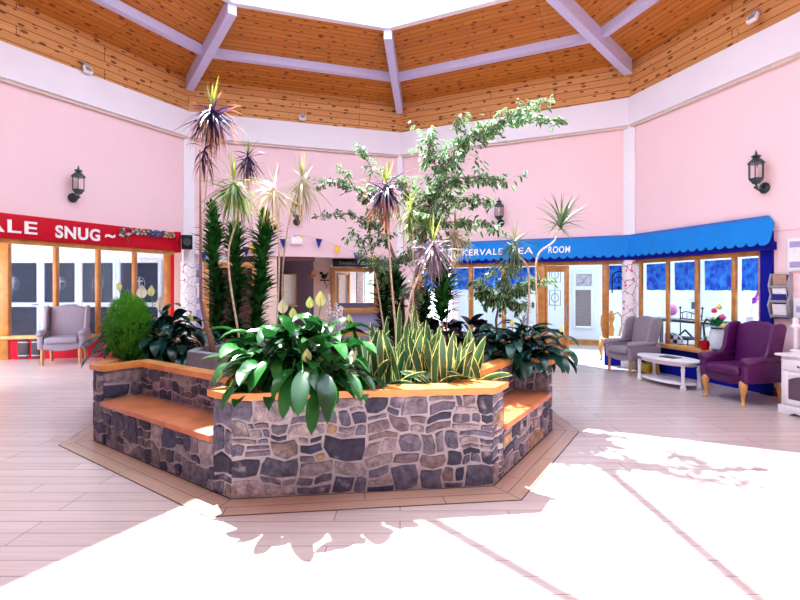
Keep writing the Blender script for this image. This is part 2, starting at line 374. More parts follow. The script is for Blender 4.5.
# corner order: offset_poly[i] is the corner at OCT[i]
for i in range(m):
    j = (i + 1) % m; e = (OCT[j] - OCT[i]).normalized()
    q = [O1[i], O1[j], O2[j], O2[i]]
    g = e * .003
    q = [O1[i] + g, O1[j] - g, O2[j] - g, O2[i] + g]
    nn = V((-e.y, e.x)); uv = [((p - O1[i]).dot(e) + i * .7, abs((p - O1[i]).dot(nn)) * .25 / W_) for p in q]
    mb.mi = 0; mb.poly([(p.x, p.y, .004) for p in q][::-1], uv[::-1])
struct(mb.build('trim_1', [FLOORB]))
mb = MB(); ring(mb, O3, [p for p in OCT], .0005, .0025); struct(mb.build('trim_2', mat('dark_joint', (.08, .05, .04), .8)))

# ------------------------------------------------------------------ setting: walls
def fbox(mb, fr, s0, s1, o0, o1, z0, z1):
    mb.M = fr.M; mb.box((s0, o0, z0), (s1, o1, z1)); mb.M = None
def wallpiece(name, fr, boxes, m=PINK):
    mb = MB()
    for bx in boxes: fbox(mb, fr, *bx)
    return struct(mb.build(name, m))
SA = FR.s(767)                      # end of the tea room front on the right wall
AW0 = FBR.s(418)                    # start of the tea room front on the back right wall
wallpiece('wall_left', FL, [(-LL, .0, 0, T, 2.6, Z_F1), (-LL, FL.s(-40), 0, T, 0, 2.6)])
wallpiece('wall_back_left', FBL, [(0, LBL, 0, T, 2.19, Z_F1)])
wallpiece('wall_back_right', FBR, [(0, LBR, 0, T, 2.04, Z_F1), (0, AW0, 0, T, 0, 2.04)])
wallpiece('wall_right', FR, [(0, SA, 0, T, 2.04, Z_F1), (SA, LR, 0, T, 0, Z_F1)])
FDE = Frame(D, E - D); FEF = Frame(E, F - E); FFG = Frame(F, G - F); FGH = Frame(G, H - G)
wallpiece('wall_near_right', FDE, [(0, (E - D).length, 0, T, 0, Z_F1)])
wallpiece('wall_near_left', FGH, [(0, (H - G).length, 0, T, 0, Z_F1)])
wallpiece('wall_over_lobby_right', FEF, [(0, (F - E).length, 0, T, 2.7, Z_F1)])
wallpiece('wall_over_lobby_left', FFG, [(0, (G - F).length, 0, T, 2.7, Z_F1)])
mb = MB(); mb.box((-7.3, -5.6, 0), (7.3, -5.4, 2.7)); struct(mb.build('wall_lobby_back', PINK))
mb = MB(); mb.box((-7.4, -5.4, 0), (-7.2, 1.7, 2.7)); struct(mb.build('wall_lobby_left', PINK))
mb = MB(); mb.box((7.2, -5.4, 0), (7.4, 1.0, 2.7)); struct(mb.build('wall_lobby_right', PINK))
mb = MB(); mb.prism([(-7.4, -5.6), (7.4, -5.6), (7.4, 1.0), (E.x + .3, .75), (E.x, E.y - .05), (F.x, F.y - .25), (G.x, G.y - .05), (G.x - .3, 1.7), (-7.4, 1.7)], 2.7, 2.8); struct(mb.build('ceiling_lobby', WHITE))
mb = MB(); mb.box((-7.4, 1.6, 0), (-5.2, 1.8, 2.8)); mb.box((3.4, .9, 0), (7.4, 1.1, 2.8)); struct(mb.build('wall_lobby_front', PINK))

RING = [A, B, C, D, E, F, G, H]     # clockwise
def inr(k): return [CEN + (p - CEN) * k for p in RING]
def shrink(d): return [p + (CEN - p).normalized() * d for p in RING]
def band(mb, k0, z0, k1, z1, uvv0=0):
    """sloping ring surface facing the room"""
    for i in range(8):
        j = (i + 1) % 8; e = (k0[j] - k0[i]).normalized()
        q = [(k0[i], z0), (k0[j], z0), (k1[j], z1), (k1[i], z1)]
        w = ((k0[i] + k0[j]) / 2 - (k1[i] + k1[j]) / 2); w = sqrt(w.length ** 2 + (z1 - z0) ** 2)
        uv = [((p - k0[i]).dot(e) + i * 7.3, (0 if z == z0 and k < 2 else w) + uvv0 + i * .31) for k, (p, z) in enumerate(q)]
        mb.poly([(p.x, p.y, z) for p, z in q], uv)
f0 = shrink(.025); K = .59; IN = inr(K)
mb = MB(); band(mb, f0, Z_C1 - .05, f0, Z_F1 + .02); struct(mb.build('trim_3', PINE_F))
mb = MB(); band(mb, f0, Z_F1, IN, Z_S); 
o2 = [CEN + (p - CEN) * 1.05 for p in RING]
for i in range(8):
    j = (i + 1) % 8
    mb.poly([(IN[i].x, IN[i].y, Z_S + .15), (IN[j].x, IN[j].y, Z_S + .15), (o2[j].x, o2[j].y, Z_F1 + .15), (o2[i].x, o2[i].y, Z_F1 + .15)])
struct(mb.build('ceiling', PINE_S))
# cornice boxing
c0 = shrink(.10)
mb = MB()
for i in range(8):
    j = (i + 1) % 8
    q = [c0[i], c0[j], RING[j], RING[i]]
    lo = [mb.P((p.x, p.y, Z_C0)) for p in q]; hi = [mb.P((p.x, p.y, Z_C1)) for p in q]
    mb.face(lo[::-1]); mb.face(hi)
    for k in range(4): l = (k + 1) % 4; mb.face([lo[k], lo[l], hi[l], hi[k]])
struct(mb.build('trim_4', TRIM))
mb = MB(); c1_ = shrink(.06)
for i in range(8):
    j = (i + 1) % 8; q = [c1_[i], c1_[j], RING[j], RING[i]]
    lo = [mb.P((p.x, p.y, Z_C0 - .05)) for p in q]; hi = [mb.P((p.x, p.y, Z_C0)) for p in q]
    mb.face(lo[::-1])
    for k in range(4): l = (k + 1) % 4; mb.face([lo[k], lo[l], hi[l], hi[k]])
struct(mb.build('trim_5', mat('beige_bead', (.62, .50, .44), .8)))
# rafters
def beam(p, q, w, h, name, m):
    """box beam whose top follows p -> q"""
    d = (q - p); s = V((-d.y, d.x, 0)).normalized() * (w / 2); mb = MB()
    pts = [p - s, p + s, q + s, q - s]
    hi = [mb.P(x) for x in pts]; lo = [mb.P(x - V((0, 0, h))) for x in pts]
    mb.face(hi); mb.face(lo[::-1])
    for k in range(4): l = (k + 1) % 4; mb.face([lo[k], lo[l], hi[l], hi[k]][::-1])
    return struct(mb.build(name, m))
nn_ = 6
for i in range(8):
    p = f0[i] + (CEN - f0[i]) * .012; q = IN[i]
    beam(V((p.x, p.y, Z_F1 + .03)), V((q.x, q.y, Z_S + .03)), .15, .30, f'trim_{nn_}', LILAC); nn_ += 1
PK = inr(.825); zk = Z_F1 + (Z_S - Z_F1) * (.175 / .41)
for i in range(8):
    p = PK[i]; q = PK[(i + 1) % 8]; beam(V((p.x, p.y, zk + .02)), V((q.x, q.y, zk + .02)), .13, .16, f'trim_{nn_}', LILAC); nn_ += 1
# skylight : kerb, bars, glass
sky = bpy.data.objects.new('window_1', None); COL.objects.link(sky); sky['kind'] = 'structure'
mb = MB(); k2 = inr(K + .012)
for i in range(8):
    j = (i + 1) % 8; q = [IN[i] * 1.0, IN[j], k2[j], k2[i]]; q[0] = CEN + (IN[i] - CEN) * .985; q[1] = CEN + (IN[j] - CEN) * .985
    lo = [mb.P((p.x, p.y, Z_S - .10)) for p in q]; hi = [mb.P((p.x, p.y, Z_S + .28)) for p in q]
    mb.face(lo[::-1]); mb.face(hi)
    for k in range(4): l = (k + 1) % 4; mb.face([lo[k], lo[l], hi[l], hi[k]])
mb.build('window_kerb', WHITE, sky)
apex = CEN + V((0, 0, 7.9)); zb = Z_S + .26
def bar(mb, p, q, r=.035): mb.tube([p, q], r, 4)
mb = MB()
for i in range(8):
    p = IN[i] + V((0, 0, zb)); q = IN[(i + 1) % 8] + V((0, 0, zb)); bar(mb, p, apex, .065)
    for t in (1 / 3, 2 / 3):
        bar(mb, p.lerp(q, t), p.lerp(q, t).lerp(apex, .66), .010)
    for k in (.07, .34): bar(mb, p.lerp(apex, k), q.lerp(apex, k), .014)
mb.ball(apex, .15); mb.build('glazing_bar', WHITE, sky)
mb = MB()
for i in range(8):
    p = IN[i] + V((0, 0, zb + .05)); q = IN[(i + 1) % 8] + V((0, 0, zb + .05)); mb.poly([p, q, apex + V((0, 0, .05))])
mb.build('pane', SKYG, sky)
# pilasters above the columns and floral columns below
def floral_mat():
    m = bpy.data.materials.new('floral_paper'); m.use_nodes = True; N, L = nt(m); b = N['Principled BSDF']
    tc = N.new('ShaderNodeTexCoord')
    vo = N.new('ShaderNodeTexVoronoi'); vo.inputs['Scale'].default_value = 9; L.new(tc.outputs['Object'], vo.inputs['Vector'])
    v2 = N.new('ShaderNodeTexVoronoi'); v2.feature = 'DISTANCE_TO_EDGE'; v2.inputs['Scale'].default_value = 4.2; L.new(tc.outputs['Object'], v2.inputs['Vector'])
    k1 = math_n(N, L, 'LESS_THAN', vo.outputs['Distance'], .27); k2 = math_n(N, L, 'LESS_THAN', v2.outputs['Distance'], .014)
    v3 = N.new('ShaderNodeTexVoronoi'); v3.inputs['Scale'].default_value = 14; L.new(tc.outputs['Object'], v3.inputs['Vector'])
    k3 = math_n(N, L, 'LESS_THAN', v3.outputs['Distance'], .16)
    sp = N.new('ShaderNodeSeparateColor'); L.new(vo.outputs['Color'], sp.inputs[0]); k1 = math_n(N, L, 'MULTIPLY', k1, math_n(N, L, 'GREATER_THAN', sp.outputs[0], .55))
    c = mixc(N, L, k2, (.85, .78, .82), (.12, .06, .08)); c = mixc(N, L, k3, c, (.2, .22, .16)); c = mixc(N, L, k1, c, (.72, .12, .25))
    L.new(c, b.inputs['Base Color']); b.inputs['Roughness'].default_value = .6; MATS['floral'] = m
floral_mat()
for nm, p, w in (('a', A, .22), ('b', B, .13), ('c', C, .22)):
    d = (CEN - p).normalized(); q = p + d * .07; e = V((-d.y, d.x, 0)) * w / 2
    mb = MB(); mb.prism([(q - e - d * .12)[:2], (q + e - d * .12)[:2], (q + e)[:2], (q - e)[:2]][::-1], 2.02 if nm != 'b' else 2.02, Z_C0)
    struct(mb.build(f'trim_{nn_}', WHITE)); nn_ += 1
for p, lb in ((A, 'round column papered with pink blossom beside the red snug front'), (C, 'round column papered with pink blossom between doorway and right windows')):
    t = thing('column', lb, 'column', p + (CEN - p).normalized() * .02, 0, 'floral papered columns')
    mb = MB(); mb.lathe([(.15, 0), (.15, 2.03)], 24); mb.build('shaft', MATS['floral'], t, smooth=False)
    mb = MB(); mb.lathe([(.17, 0), (.17, .10), (.155, .12)], 24); mb.build('base', WHITE, t)

# ------------------------------------------------------------------ snug front (left): recessed glazing, raking red fascia
Q0 = V((-8.35, 10.27, 0)); Q1 = V((-4.62, 10.95, 0)); FS = Frame(Q0, Q1 - Q0); LS = (Q1 - Q0).length
def glazing(name, fr, posts, sill, head, s0, s1, pw=.07, m=OAK, plinth=None, depth=.12, panes=True, rails=()):
    r = thing(name, 'x', 'x', mtx=fr.mtx(0)); del r['label']; del r['category']; r['kind'] = 'structure'
    mb = MB(); mb.box((s0, -depth / 2, head - .06), (s1, depth / 2, head + .02))
    for (p, w) in posts: mb.box((p - w / 2, -depth / 2 - .004, 0 if w > .15 else sill), (p + w / 2, depth / 2 + .004, head - .06))
    for z in rails: mb.box((s0, -.03, z - .03), (s1, .03, z + .03))
    mb.build('window_frame', m, r, bevel=.006, seg=1)
    mb = MB(); mb.box((s0 + .01, -depth / 2 - .10, sill - .07), (s1 - .01, depth / 2 + .04, sill)); mb.build('window_sill', OAKL if m is OAK else m, r, bevel=.012)
    if plinth: mb = MB(); mb.box((s0 + .01, -depth / 2 + .02, 0), (s1 - .01, depth / 2 - .02, sill - .07)); mb.build('plinth', plinth, r)
    ps = sorted([p for p, w in posts])
    if panes:
        for p, q in zip(ps, ps[1:]):
            mb = MB(); mb.box((p, -.004, sill), (q, .004, head - .05)); mb.build('pane', GLASS, r)
    return r
sp = [FS.s(x) for x in (3, 56, 98, 134.5)]; se = FS.s(168)
win_snug = glazing('window_2', FS, [(sp[0], .26), (sp[1], .075), (sp[2], .075), (sp[3], .075), (se, .16)], .5, 2.62, 0 - 1.4, se + .1, plinth=REDP)
mb = MB(); mb.M = FS.M; mb.box((se + .08, -.1, 0), (LS, .1, 2.62)); mb.M = None; struct(mb.build('trim_%d' % nn_, REDP)); nn_ += 1
mb = MB(); mb.prism([(A - V((.05, -.05, 0)))[:2], Q1[:2], (Q0 + (Q0 - Q1).normalized() * 1.5)[:2], (A + dL * 4.3)[:2]], 2.62, 2.7); struct(mb.build('ceiling_snug_recess', WHITE))
# fascia sign
fas = thing('shop_sign', 'red fascia board lettered ALE SNUG above the snug windows', 'sign', mtx=FL.mtx(0))
fz0, fz1 = 2.24, 2.61; SGE = FL.s(178, -.07)
mb = MB(); mb.box((-LL, -.07, fz0), (SGE, .10, fz1)); mb.build('board', REDP, fas, bevel=.01)
mb = MB(); mb.box((SGE - .05, -.10, fz0 - .03), (SGE + .06, .02, fz1 + .02)); mb.build('end_cap', REDP, fas, bevel=.02)
mb = MB(); mb.box((-LL, -.03, fz0 - .07), (SGE - .05, .06, fz0)); mb.build('lower_trim', OAK, fas)
sA = FL.s(38); sB = FL.s(55); sC = FL.s(100); sD = FL.s(104); sE_ = FL.s(115)
lettering('CKERVALE', .27, LETTER, fas, (FL.s(-160, -.07), -.078, fz0 + .09), FL.s(36, -.07) - FL.s(-160, -.07) if False else 2.05)
for ch in list(fas.children):
    if ch.name.startswith('lettering'): ch.location.x = FL.s(36, -.07) - 2.05
lettering('SNUG', .27, LETTER, fas, (FL.s(55, -.07), -.078, fz0 + .075), FL.s(99.5, -.07) - FL.s(55, -.07), bold=.008)
lettering('~', .27, LETTER, fas, (FL.s(105, -.07), -.078, fz0 + .10), FL.s(115, -.07) - FL.s(105, -.07), bold=.008)
# column stub left of the snug: continuing oak panel
# snug room behind
def roombox(name, pts, z0, z1, m):
    mb = MB(); mb.prism(pts, z0, z1); return struct(mb.build(name, m))
yb = 13.0
roombox('wall_snug_back', [(-11.5, yb), (-4.9, yb), (-4.9, yb + .15), (-11.5, yb + .15)], 0, 3.6, ROOMW)
roombox('wall_snug_left', [(-11.6, 9.0), (-11.4, 9.0), (-11.4, yb), (-11.6, yb)], 0, 3.2, ROOMW)
roombox('wall_snug_right', [(-4.85, 10.95), (-4.65, 10.95), (-4.65, yb + .2), (-4.85, yb + .2)], 0, 3.6, ROOMW)
def ux(px, y): return (px - 400) / 490 * y
dk = thing('door_1', 'x', 'x', (0, yb - .08, 0)); del dk['label']; del dk['category']; dk['kind'] = 'structure'
DW = mat('white_door_paint', (.72, .82, .88), .5)
yd = yb - .08; zt = 2.28
for k, (x0, x1) in enumerate(((-14, 41), (41, 79), (79, 117), (117, 162))):
    X0, X1 = ux(x0, yd), ux(x1, yd)
    mb = MB(); fw = .10
    mb.box((X0, -.03, 0), (X0 + fw, .03, zt)); mb.box((X1 - fw, -.03, 0), (X1, .03, zt)); mb.box((X0 + fw, -.03, zt - .12), (X1 - fw, .03, zt)); mb.box((X0 + fw, -.03, 0), (X1 - fw, .03, .22)); mb.box((X0 + fw, -.03, 1.0), (X1 - fw, .03, 1.12))
    lf = mb.build('door_leaf', DW, dk, bevel=.008, seg=1)
    mb = MB(); mb.box((X0 + fw, .0, .22), (X1 - fw, .01, zt - .12)); pn = mb.build('pane', mat('dim_room_pane', (.012, .016, .05), .25, var=.6, scale=5, spec=.12), lf)  # opaque navy panel: dimness of the room behind put into its colour
    xm = (X0 + X1) / 2; mb = MB()                               # etched crest on the glass
    mb.tube([(xm + .15 * cos(t * pi / 8), -.012, 1.62 + .17 * sin(t * pi / 8)) for t in range(17)], .008, 4)
    mb.box((xm - .09, -.016, 1.66), (xm + .09, -.008, 1.70)); mb.box((xm - .02, -.016, 1.5), (xm + .02, -.008, 1.78)); mb.build('etched_crest', mat('etched', (.4, .45, .55), .6), lf)
    mb = MB(); mb.tube([(X1 - .05, -.03, 1.06), (X1 - .05, -.07, 1.06), (X1 - .17, -.07, 1.06)], .012, 6); mb.build('door_handle', BLACK, lf)
portal((-8.2, 11.6, 3.5), 6, 2.6)
TINT = glass_mat('dimming_sheet', (.50, .61, .66))  # tint chosen to cut the sky light entering the tea room
mb = MB(); mb.prism([tuple(A + V((-.35, .3, 0)))[:2], (-4.6, 13.2), (-11.6, 13.2), (-11.6, 9.0), (-6.9, 6.6)], 3.62, 3.64); struct(mb.build('light_dimmer_snug', glass_mat('snug_dimming_sheet', (.28, .33, .37))))  # unseen tinted sheet added to dim the sky light in the snug
# barrels in relief on the red plinth
for px, w in ((22.5, 11), (35, 8.5)):
    s_ = FS.s(px, -.08); ww = w / 490 * 10.3
    t = thing('barrel_plaque', 'dark barrel plaque with silver hoops, %s on the red plinth' % ('left one' if px < 30 else 'right one nearer the armchair'), 'plaque', mtx=FS.mtx(s_, -.05, .02), group='barrel plaques on the snug plinth')
    mb = MB(); mb.M = Matrix.Scale(.35, 4, (0, 1, 0)); mb.lathe([(ww * .38, 0), (ww * .48, .12), (ww * .52, .2), (ww * .48, .28), (ww * .38, .40)], 14); mb.build('barrel', mat('barrel_wood', (.05, .025, .03), .6, var=.3), t)
    for z, r in ((.06, .45), (.34, .45)):
        mb = MB(); mb.M = Matrix.Scale(.37, 4, (0, 1, 0)); mb.lathe([(ww * r, z - .012), (ww * (r + .02), z), (ww * r, z + .012)], 14); mb.build('hoop', SILV, t)
# flower garland over the sign's right end
gt = thing('flower_garland', 'small garland of grey, blue and orange flowers along the red sign', 'garland', mtx=FL.mtx(0))
gc = [mat('garland_grey', (.12, .13, .12), .7), mat('garland_blue', (.03, .05, .25), .7), mat('garland_orange', (.8, .3, .03), .7), mat('garland_white', (.7, .68, .65), .7)]
mb = MB(); gs0, gs1 = FL.s(120, -.1), FL.s(174, -.1)
mb.tube([(gs0 + (gs1 - gs0) * k / 8, -.09, fz1 - .05 + .02 * sin(k * 1.7)) for k in range(9)], .006, 5); mb.build('stem', gc[0], gt)
for ci_, nme in enumerate(('foliage', 'blue_blossom', 'orange_blossom', 'white_blossom')):
    mb = MB()
    for k in range((90, 50, 16, 40)[ci_]):
        t = random.random()
        if ci_ == 1: t = .5 + .3 * random.random()
        if ci_ == 2: t = .72 + .28 * random.random()
        dz = random.uniform(-.08, .04) - (.13 * random.random() if t < .16 and ci_ in (0, 3) else 0)
        mb.ball((gs0 + (gs1 - gs0) * t, -.10 + random.uniform(-.02, .01), fz1 - .05 + dz), random.uniform(.012, .024), 5)
    mb.build(nme, gc[ci_], gt)
# loudspeaker at the column
sx = FBL.s(187, -.2)
t = thing('wall_speaker', 'small black loudspeaker on the left column above the floral paper', 'speaker', mtx=FL.mtx(.12, -.12, 2.28))
t.matrix_world = Matrix.Translation(V((ux(187, 9.85), 9.85, 2.28))) @ Matrix.Rotation(R(25), 4, 'Z')
mb = MB(); mb.box((-.1, -.09, 0), (.1, .09, .28)); mb.build('cabinet', BLACK, t, bevel=.01)
mb = MB(); mb.M = Matrix.Translation((0, -.09, .14)) @ Matrix.Rotation(R(90), 4, 'X'); mb.lathe([(.075, 0), (.075, .008), (.03, .003)], 16); mb.build('cone', mat('speaker_cone', (.03, .03, .04), .4), t)

# ------------------------------------------------------------------ tea room front (right)
def sc(fr, *pxs): return [fr.s(x) for x in pxs]
ZH = 2.02
rp = sc(FR, 641, 668, 697.5, 734.5, 764)
glazing('window_3', FR, [(rp[0], .06), (rp[1], .05), (rp[2], .06), (rp[3], .06), (rp[4] - .04, .04)], .53, ZH, .16, rp[4], plinth=BLUED, depth=.06)
mb = MB(); fbox(mb, FR, rp[4] - .02, FR.s(774), -.05, .1, 0, 2.3); struct(mb.build('trim_%d' % nn_, BLUED)); nn_ += 1
bp_ = sc(FBR, 425, 471, 504, 541)
glazing('window_4', FBR, [(AW0 + .05, .1), (bp_[1], .08), (bp_[2], .07), (bp_[3] - .03, .1)], .53, ZH, AW0, bp_[3], plinth=BLUED)
q0, q1 = sc(FBR, 604, 623)
glazing('window_5', FBR, [(q0 + .03, .12), (q1 + .02, .04)], .53, ZH, q0, LBR - .05, plinth=BLUED)
# door frame head over the opening, door leaf standing closed on the left half
dr = thing('door_2', 'x', 'x', mtx=FBR.mtx(0)); del dr['label']; del dr['category']; dr['kind'] = 'structure'
d0, d1_, d2 = sc(FBR, 544, 569, 602)
mb = MB(); mb.box((bp_[3], -.06, ZH - .06), (q0 + .05, .06, ZH + .03)); mb.box((bp_[3] - .02, -.07, 0), (d0 + .03, .07, ZH)); mb.build('door_frame', OAK, dr, bevel=.006, seg=1)
mb = MB(); mb.box((d0 + .03, -.03, 0), (d0 + .03 + .0, .03, .001)) if False else None
x0, x1 = d0 + .03, d1_
mb.box((x0, -.03, .02), (x0 + .04, .03, ZH - .07)); mb.box((x1 - .09, -.03, .02), (x1, .03, ZH - .07)); mb.box((x0 + .04, -.03, ZH - .19), (x1 - .09, .03, ZH - .07)); mb.box((x0 + .04, -.03, .02), (x1 - .09, .03, .55))
lf = mb.build('door_leaf', OAK, dr, bevel=.006, seg=1)
mb = MB(); mb.box((x0 + .04, -.004, .55), (x1 - .09, .004, ZH - .19)); mb.build('pane', GLASS, lf)
mb = MB(); mb.tube([(x1 - .045, -.03, .85), (x1 - .045, -.07, .87), (x1 - .045, -.07, 1.13), (x1 - .045, -.03, 1.15)], .012, 6); mb.build('door_handle', SILV, lf)
xa, xb = x0 + .08, x0 + .30                                   # wrought scroll panel on the door glass
mb = MB()
for zz in (1.15, 1.62): mb.tube([(xa, -.02, zz), (xb, -.02, zz), (xb, -.02, zz + .3), (xa, -.02, zz + .3), (xa, -.02, zz)], .008, 4)
for zz in (1.3, 1.77): mb.tube([((xa + xb) / 2 + .07 * cos(k * pi / 6), -.02, zz + .09 * sin(k * pi / 6)) for k in range(13)], .007, 4)
mb.tube([((xa + xb) / 2, -.02, 1.05), ((xa + xb) / 2, -.02, 1.98)], .007, 4)
mb.build('scroll_grille', mat('grey_iron', (.15, .2, .22), .5), lf)
# awning boards with scalloped edge
def awning(fr, s0, s1, label, parts, scal=.165, chamfer=False):
    t = thing('awning', label, 'awning', mtx=fr.mtx(0), group='blue scalloped awnings of the tea room')
    zt_, zb_ = 2.51, 2.14; off0, off1 = -.05, -.17
    nsc = max(1, round((s1 - s0) / scal)); w = (s1 - s0) / nsc; pts = []
    for k in range(nsc):
        for j in range(7):
            u = (j + (0 if j else 0)) / 6; pts.append((s0 + w * (k + u), zb_ - .055 * sin(pi * u) ** .6))
    top = [(s1, zt_ - (.12 if chamfer else 0))] + ([(s1 - .10, zt_)] if chamfer else []) + [(s0, zt_)]
    poly = pts + top
    mb = MB()
    def off(z): return off0 + (off1 - off0) * (zt_ - z) / (zt_ - zb_)
    fr_ = [mb.P((x, off(z), z)) for x, z in poly]; bk = [mb.P((x, off(z) + .02, z)) for x, z in poly]
    mb.face(fr_); mb.face(bk[::-1])
    for i in range(len(poly)): j = (i + 1) % len(poly); mb.face([fr_[j], fr_[i], bk[i], bk[j]])
    mb.build('valance', BLUEA, t)
    mb = MB(); mb.box((s0, -.14, ZH + .01), (s1 - .02, -.0, ZH + .12)); mb.build('shadow_board', BLUED, t)
    mb = MB(); mb.box((s0, -.065, zt_ - .035), (s1 - (.1 if chamfer else 0), -.03, zt_ + .005)); mb.build('top_batten', mat('awning_edge', (.03, .14, .5), .5), t)
    return t
aw = awning(FBR, AW0, LBR + .02, 'long blue scalloped awning lettered TEA ROOM over the back windows', 1)
awning(FR, -.02, FR.s(773, -.1), 'blue scalloped awning over the right windows, no lettering', 1, chamfer=True)
def lz(x): return -.145
tl = lettering('CKERVALE', .20, LETTER, aw, (FBR.s(455, -.14), -.148, 2.205), FBR.s(502, -.14) - FBR.s(455, -.14), bold=.002)
tl2 = lettering('TEA', .20, LETTER, aw, (FBR.s(509, -.14), -.148, 2.205), FBR.s(533, -.14) - FBR.s(509, -.14), bold=.002)
tl3 = lettering('ROOM', .20, LETTER, aw, (FBR.s(548, -.14), -.148, 2.205), FBR.s(569.5, -.14) - FBR.s(548, -.14), bold=.002)
for x in (tl, tl2, tl3): x.rotation_euler[0] = R(90 - 18)
# curtains behind the glass
def curtain(fr, s0, s1, label, k):
    n_ = 28; mb = MB(); zt_, zb_ = ZH - .08, 1.47
    rows = []
    for r in range(5):
        z = zt_ + (zb_ - zt_) * r / 4
        rows.append([mb.P((s0 + (s1 - s0) * i / n_, .09 + .022 * sin(i * 1.35 + k) * (.5 + .5 * r / 4), z - (.012 * abs(sin(i * .9)) if r == 4 else 0))) for i in range(n_ + 1)])
    for r in range(4):
        for i in range(n_): mb.face([rows[r][i], rows[r + 1][i], rows[r + 1][i + 1], rows[r][i + 1]])
    o = mb.build('curtain', MATS['blue_curtain'], smooth=True, matrix=fr.mtx(0)); tag(o, label, 'curtain', 'short blue curtains in the tea room windows')
names = ['nearest the floral column', 'second from the floral column', 'third from the floral column', 'beside the deep blue post']
for k in range(4): curtain(FR, rp[k] + .04, rp[k + 1] - (.045 if k < 3 else .0), 'short blue curtain in the right front window ' + names[k], k)
names = ['behind the plants, farthest left', 'behind the white-leaved fig', 'just left of the open tea room door']
for k, (u, v) in enumerate(((AW0 + .1, bp_[1] - .04), (bp_[1] + .04, bp_[2] - .035), (bp_[2] + .035, bp_[3] - .08))): curtain(FBR, u, v, 'short blue curtain in a back window ' + names[k], k + 5)
curtain(FBR, q0 + .09, LBR - .1, 'narrow blue curtain between doorway and floral column', 9)
# black scroll bracket in the narrow side pane
t = thing('iron_scroll', 'black wrought iron scroll beside the floral column, right of the doorway', 'ironwork', mtx=FBR.mtx(q0 + .15, -.05, 1.5))
mb = MB(); mb.tube([(0, 0, -.1)] + [(0, 0, .1)] + [(.12 - .12 * cos(k * pi / 6), 0, .2 + .12 * sin(k * pi / 6)) for k in range(7)], .014, 6); mb.build('frame_bar', BLACK, t)
mb = MB(); mb.tube([(.1 + (.09 - .006 * k) * cos(k * .6), -.005, .14 + (.09 - .006 * k) * sin(k * .6)) for k in range(13)], .012, 6); mb.ball((.12, -.005, .0), .035); mb.build('scroll', BLACK, t)
# tea room beyond: white walls, left open above to let sky light in
roombox('wall_tea_far', [tuple((FR.at(-3.4, 3.3))[:2]), tuple((FR.at(5.0, 3.3))[:2]), tuple((FR.at(5.0, 3.45))[:2]), tuple((FR.at(-3.4, 3.45))[:2])], 0, 3.0, ROOMW)
roombox('wall_tea_back', [tuple((FBR.at(1.2, 3.4))[:2]), tuple((FBR.at(LBR + 2.6, 3.4))[:2]), tuple((FBR.at(LBR + 2.6, 3.55))[:2]), tuple((FBR.at(1.2, 3.55))[:2])], 0, 3.0, ROOMW)
roombox('wall_tea_left', [tuple((FBR.at(1.2, .25))[:2]), tuple((FBR.at(1.35, .25))[:2]), tuple((FBR.at(1.35, 3.4))[:2]), tuple((FBR.at(1.2, 3.4))[:2])], 0, 3.0, ROOMW)
roombox('wall_tea_right', [tuple((FR.at(3.6, .25))[:2]), tuple((FR.at(3.75, .25))[:2]), tuple((FR.at(3.75, 3.3))[:2]), tuple((FR.at(3.6, 3.3))[:2])], 0, 3.0, ROOMW)
portal((6.6, 10.2, 3.0), 7, 7)
mb = MB(); mb.prism([tuple(FR.at(5, .23)[:2]), tuple(FR.at(5, 3.5)[:2]), tuple(FBR.at(LBR + 3.2, 3.6)[:2]), tuple(FBR.at(1.1, 3.6)[:2]), tuple(FBR.at(1.1, .23)[:2]), tuple(C + (C - CEN).normalized() * .24)[:2]], 3.02, 3.04); struct(mb.build('light_dimmer_tea', TINT))  # unseen tinted sheet added above the tea room to lower its brightness
def far_window(name, fr, px0, px1, py0, py1, off, m, mull=0):
    s0, s1 = fr.s(px0, off), fr.s(px1, off); sm = (s0 + s1) / 2; z1, z0 = fr.z(sm, py0, off), fr.z(sm, py1, off)
    r = thing(name, 'x', 'x', mtx=fr.mtx(sm, off, 0)); del r['label']; del r['category']; r['kind'] = 'structure'; w = (s1 - s0) / 2
    mb = MB(); f = .07
    mb.box((-w - f, -.06, z0 - f), (-w, .0, z1 + f)); mb.box((w, -.06, z0 - f), (w + f, 0, z1 + f)); mb.box((-w, -.06, z1), (w, 0, z1 + f)); mb.box((-w, -.06, z0 - f), (w, 0, z0))
    for k in range(mull): x = -w + 2 * w * (k + 1) / (mull + 1); mb.box((x - .03, -.05, z0), (x + .03, 0, z1))
    mb.build('window_frame', WHITE, r, bevel=.005, seg=1)
    mb = MB(); mb.box((-w, -.02, z0), (w, -.01, z1)); mb.build('pane', m, r)
STW = mat('stone_wall_beyond_glass', (.25, .2, .2), .6, var=.45, scale=45)
far_window('window_6', FBR, 575.5, 591, 290, 326, 3.38, STW)
far_window('window_7', FBR, 576, 592, 274, 286, 3.38, mat('garden_beyond_glass', (.45, .40, .42), .5, var=.4, scale=20))
far_window('window_8', FR, 643, 664, 301, 322, 3.28, mat('grey_pane', (.25, .36, .52), .2, var=.2), 1)
far_window('window_9', FR, 690.5, 697, 302, 309, 3.28, mat('slate_pane', (.06, .10, .18), .2))
mb = MB(); mb.M = FBR.M; mb.box((2.6, 3.30, 0), (LBR + 2, 3.38, .14)); mb.M = None; struct(mb.build('baseboard_tea_back', OAK))
